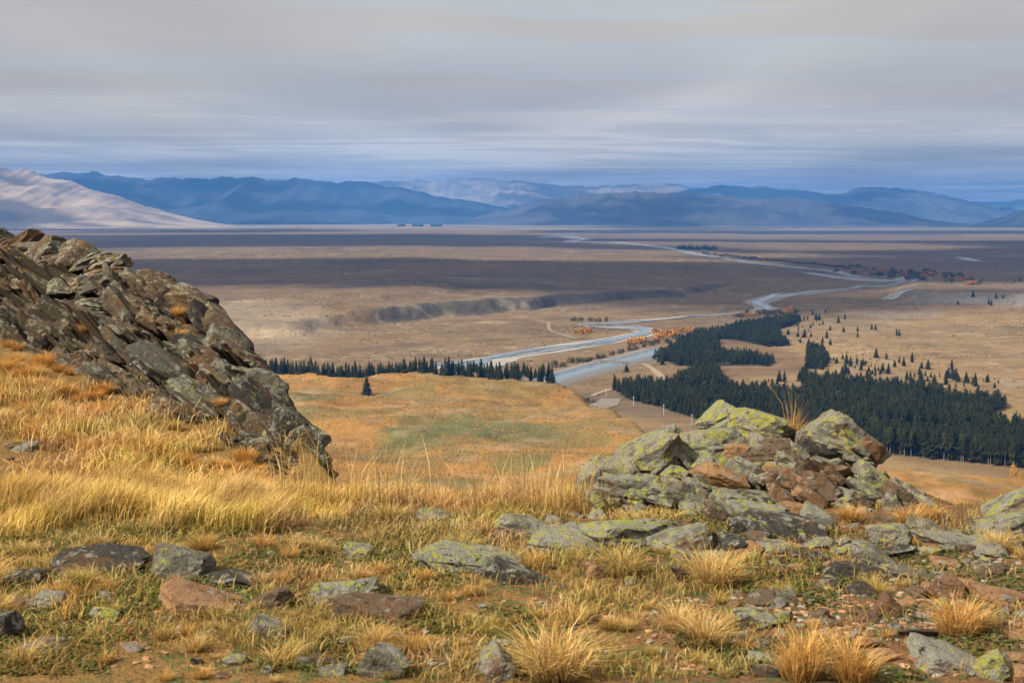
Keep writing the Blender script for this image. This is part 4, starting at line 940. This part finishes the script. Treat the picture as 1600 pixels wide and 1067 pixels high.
tussock(1100, 1010, 120, 'gold', 'straw tussock beside the dark cushion shrub'); tussock(895, 975, 120, 'small', 'flattened straw tussock in green herbs'); tussock(1560, 860, 70, 'gold', 'straw tussock in front of the leaning lichened rock'); tussock(945, 800, 80, 'small', 'thin straw tuft on top of the low lichened rocks')
tussock(590, 1010, 80, 'gold', 'straw tussock hanging over the upright grey stone'); tussock(40, 1035, 110, 'small', 'loose straw tussock beside the pale knobbly stone'); tussock(440, 1040, 120, 'small', 'loose straw tussock below the orange slab'); tussock(560, 905, 80, 'small', 'straw tuft behind the lichened stone'); tussock(1060, 985, 90, 'gold', 'straw tussock behind the dark cushion shrub'); tussock(610, 815, 90, 'green', 'green tuft at the end of the tall grass')
rt = random.Random(9)
for i in range(150):
    a, b = rt.uniform(0, 1600), 845 + 225 * rt.random()
    if a > 1150 and rt.random() < .55: continue
    kd = rt.choice(['small', 'small', 'small', 'green']); ti, tn = rt.choice([((1, 1, 1), 'straw'), (OR, 'orange'), ((.9, .95, .8), 'dull olive')]); tn = 'green-based ' + tn if kd == 'green' else tn
    wh = 'on the bare chip-strewn soil' if a > 1150 else 'between stones and herbs on the grassy hilltop'
    tussock(a, b, rt.uniform(35, 80), kd, 'small %s tuft %s' % (tn, wh), 'small %s tufts %s' % (tn, wh), ti)
for i in range(46):
    a, b = rt.choice([rt.uniform(1600, 2150), rt.uniform(1600, 2150), rt.uniform(-330, 0)]), rt.uniform(800, 1060)
    tussock(a, b, rt.uniform(50, 110), rt.choice(['small', 'gold']), *(('straw tussock on the hilltop beyond the leaning lichened rock', 'tussocks beyond the leaning rock') if a > 800 else ('straw tussock on the hilltop beyond the dark cut stone', 'tussocks beyond the dark stone')), rt.choice([(1, 1, 1), OR]))
for i in range(170):
    a = rt.uniform(-10, 420); b = np.interp(a, [0, 250, 420], [530, 655, 735]) + rt.random() ** 1.3 * 150
    if b > 800: continue
    tussock(a, b, rt.uniform(28, 55), rt.choice(['gold', 'small']), *(lambda q: ('%s tussock on the grassy slope below the crag' % q[1], '%s tussocks below the crag' % q[1], q[0]))(rt.choice([((1, 1, 1), 'pale golden'), ((1, .80, .6), 'orange-gold'), ((.92, .68, .48), 'brownish orange'), ((.92, .68, .48), 'brownish orange')])))
for (t, s) in ((.44, .82), (.47, .8), (.5, .62), (.66, .42), (.6, .52), (.3, .3), (.72, .35)):
    p = crag_pt(np.array([t]), np.array([s]))[0]; tussock(0, 0, 34, 'gold', 'small orange tuft growing in a crack of the crag', 'tufts on the crag', OR, p=Vector(p) + Vector((-.05, -.1, .1)))
def carpet(name, n, sampler, hrange, lean, width, label, green=.25, dens=None, wind=None, tintmul=1.0):
    px, py = sampler(n); d = 1.6 * F / (py - 335); x = U(px) * d + rng.normal(0, .02, n); y = d + rng.normal(0, .03, n)
    if dens is not None:
        k = rng.uniform(0, 1, n) < dens(x, y, px); x, y, px = x[k], y[k], px[k]
    z = hill_h(x, y) - .01; m = len(x); hm = 1 - .55 * sstep(300, 520, px) if name == 'tall_grass' else 1.0
    ld = rng.uniform(0, 6.283, m) if wind is None else rng.normal(wind, 1.0, m)
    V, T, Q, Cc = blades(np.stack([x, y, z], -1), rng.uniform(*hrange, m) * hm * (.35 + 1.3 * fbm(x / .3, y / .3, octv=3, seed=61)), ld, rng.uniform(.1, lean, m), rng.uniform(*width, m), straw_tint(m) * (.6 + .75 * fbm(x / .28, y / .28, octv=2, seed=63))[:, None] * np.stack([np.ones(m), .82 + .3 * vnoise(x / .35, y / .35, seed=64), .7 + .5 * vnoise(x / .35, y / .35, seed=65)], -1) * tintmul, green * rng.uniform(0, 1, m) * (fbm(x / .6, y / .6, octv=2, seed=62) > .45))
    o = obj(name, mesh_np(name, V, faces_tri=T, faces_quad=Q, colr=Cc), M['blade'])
    return tag(o, label, 'grass', kind='stuff')
def area(x0, x1, y0, y1):      # even over the ground, not over the picture
    def f(n):
        d0, d1 = 1.6 * F / (y1 - 335), 1.6 * F / (y0 - 335); d = np.sqrt(rng.uniform(d0 * d0, d1 * d1, n)); return rng.uniform(x0, x1, n), 335 + 1.6 * F / d
    return f
carpet('short_grass', 170000, area(-500, 2250, 785, 1085), (.02, .085), 1.3, (.003, .006), 'short dry grass carpeting the hilltop between the stones', .9, lambda x, y, px: np.clip((fbm(x / .4, y / .4, octv=4, seed=71, gain=.6) - .37) * 6, .06, 1) * (1 - .7 * sstep(950, 1250, px)) * (1 - .35 * (y < 6.6)), tintmul=.8)
carpet('tall_grass', 54000, area(-420, 640, 778, 850), (.11, .23), .9, (.003, .0055), 'dense tall straw grass in a band before the crag', .15, lambda x, y, px: (1 - .75 * sstep(470, 640, px)) * sstep(6.75, 7.35, y + (fbm(x / .5, y / .5, octv=3, seed=75) - .5) * 1.6), 0.3)
carpet('edge_grass', 6000, area(540, 960, 782, 806), (.05, .17), 1.0, (.003, .005), 'thin straw grass along the hill edge', .4)
carpet('slope_grass', 34000, area(-420, 470, 600, 800), (.07, .20), 1.1, (.005, .009), 'dry golden grass on the slope below the crag', .3, lambda x, y, px: np.clip((fbm(x / .6, y / .6, octv=3, seed=72) - .44) * 8, .03, 1))
carpet('seed_stems', 260, area(420, 960, 786, 815), (.25, .48), .5, (.003, .004), 'scattered tall seed stems standing above the hill edge', .1)
# green herb mats
def herbs(n):
    px, py = area(-500, 2250, 800, 1085)(n); d = 1.6 * F / (py - 335); x = U(px) * d; y = d
    k = fbm(x / .38, y / .38, octv=3, seed=81) > .52; x, y = x[k], y[k]; z = hill_h(x, y); m = len(x); a = rng.uniform(0, 6.28, m); s = rng.uniform(.006, .014, m); t = rng.uniform(0, .02, m)
    P = np.stack([x, y, z + t], -1); A = np.stack([np.cos(a), np.sin(a), rng.uniform(-.2, .6, m)], -1) * s[:, None]; B = np.stack([-np.sin(a), np.cos(a), rng.uniform(-.3, .3, m)], -1) * s[:, None] * .6
    V = np.stack([P - A, P + B, P + A, P - B], 1).reshape(-1, 3); i = (np.arange(m) * 4)[:, None]
    tag(obj('herb_mat', mesh_np('herb_mat', V, faces_quad=np.concatenate([i, i + 1, i + 2, i + 3], 1)), M['herb']), 'low green herb mats between straw and stones', 'herbs', kind='stuff')
herbs(130000)
# dark cushion shrub
r = random.Random(77); V, T = leaf_blob(r, 700, .05); sh = tag(empty('cushion_shrub', on_hill(1085, 1018)), 'small dark wiry cushion shrub between straw tussocks', 'shrub')
me = mesh_np('crown', V, faces_tri=T); obj('crown', me, M['scrub'], sh); tv, tq = tube([(0, 0, -.05), (.05, 0, .4)], [.05, .02], 5); obj('stem', mesh_np('stem', tv, faces_quad=tq), M['bark'], sh); sh.scale = (.1, .1, .1)

# ------------------------------------------------------------------ cloud layer and haze
CLOUD_Z = 1200.0
CLX, CLY = 2300.0, 950.0
def cloud_thin(f): return .92 * sstep(.485, .565, f)
def build_sky():
    ax = np.concatenate([-np.geomspace(32000, 100000, 26)[::-1], np.arange(-31500, -7001, 300), np.arange(-7000, 7001, 140), np.arange(7300, 31501, 300), np.geomspace(32000, 100000, 26)])
    ay = np.concatenate([-np.geomspace(12000, 100000, 30)[::-1], np.arange(-11700, -3001, 260), np.arange(-2900, 9001, 140), np.arange(9200, 45001, 260), np.geomspace(45400, 120000, 24)])
    X, Y = np.meshgrid(ax, ay, indexing='ij')
    OX, OY = CLOUD_OFF
    B = fbm(X / 4600 + 3.1, Y / 15000, octv=4, seed=211, gain=.5)
    B2 = fbm(X / 11000, Y / 8000 + 7, octv=3, seed=212, gain=.5)
    b = sstep(.28, .72, .55 * B + .45 * B2)
    Z = CLOUD_Z + 110 * b
    kx, ky = SUN_DIR.x / SUN_DIR.z, SUN_DIR.y / SUN_DIR.z          # the gaps run through the layer along the sun's direction
    T = cloud_thin(fbm((X - kx * (Z - CLOUD_Z) + OX) / CLX, (Y - ky * (Z - CLOUD_Z) + OY) / CLY, octv=4, seed=201, gain=.55))
    X3 = np.stack([T, b, T], -1)
    me = mesh_np('sky', np.stack([X, Y, Z], -1), faces_quad=grid_quads(*X.shape), colr=X3.reshape(-1, 3), smooth=True)
    k = NT('cloud_layer')
    at = k.attr('tint'); sep = k.node('ShaderNodeSeparateColor'); k.link(at.outputs['Color'], sep.inputs[0]); thin = sep.outputs[0]
    n1 = k.noise(k.pos((1, .4, 1)), 1 / 2600., 5, .55)
    m = k.math('ADD', k.math('MULTIPLY', sep.outputs[1], .75), k.math('MULTIPLY', n1, .45))
    g = k.mix(k.ramp(m, .1, 1.0), (.30, .272, .232), (.55, .503, .425))
    em = k.node('ShaderNodeEmission'); k.link(g, em.inputs['Color']); k.link(k.math('SUBTRACT', 1.0, k.math('MULTIPLY', thin, .30)), em.inputs['Strength'])
    tr = k.node('ShaderNodeBsdfTransparent'); k.link(thin, tr.inputs['Color'])
    ad = k.node('ShaderNodeAddShader'); k.link(em.outputs[0], ad.inputs[0]); k.link(tr.outputs[0], ad.inputs[1]); k.link(ad.outputs[0], k.out.inputs['Surface'])
    k.m.cycles.emission_sampling = 'NONE'
    tag(obj('sky', me, k.m), 'broken grey cloud layer over the whole basin', 'sky', kind='structure')
CLOUD_OFF = (284578.9, 68819.8)      # picked so sun through the gaps falls on hilltop, field and plain
build_sky()
def build_haze():
    V, Q = boxv(0, 20000, (1080 - 60) / 2, 110000, 60000, 1140)
    me = mesh_np('haze', V, faces_quad=Q)
    k = NT('haze_air'); k.n.remove(k.bsdf)
    v = k.node('ShaderNodeVolumePrincipled'); v.inputs['Color'].default_value = (0.11, 0.39, 1.0, 1); v.inputs['Density'].default_value = 3.8e-5; v.inputs['Anisotropy'].default_value = 0.0
    k.link(v.outputs[0], k.out.inputs['Volume'])
    tag(obj('haze', me, k.m), 'thin blue haze filling the basin air', 'haze', kind='stuff')
build_haze()
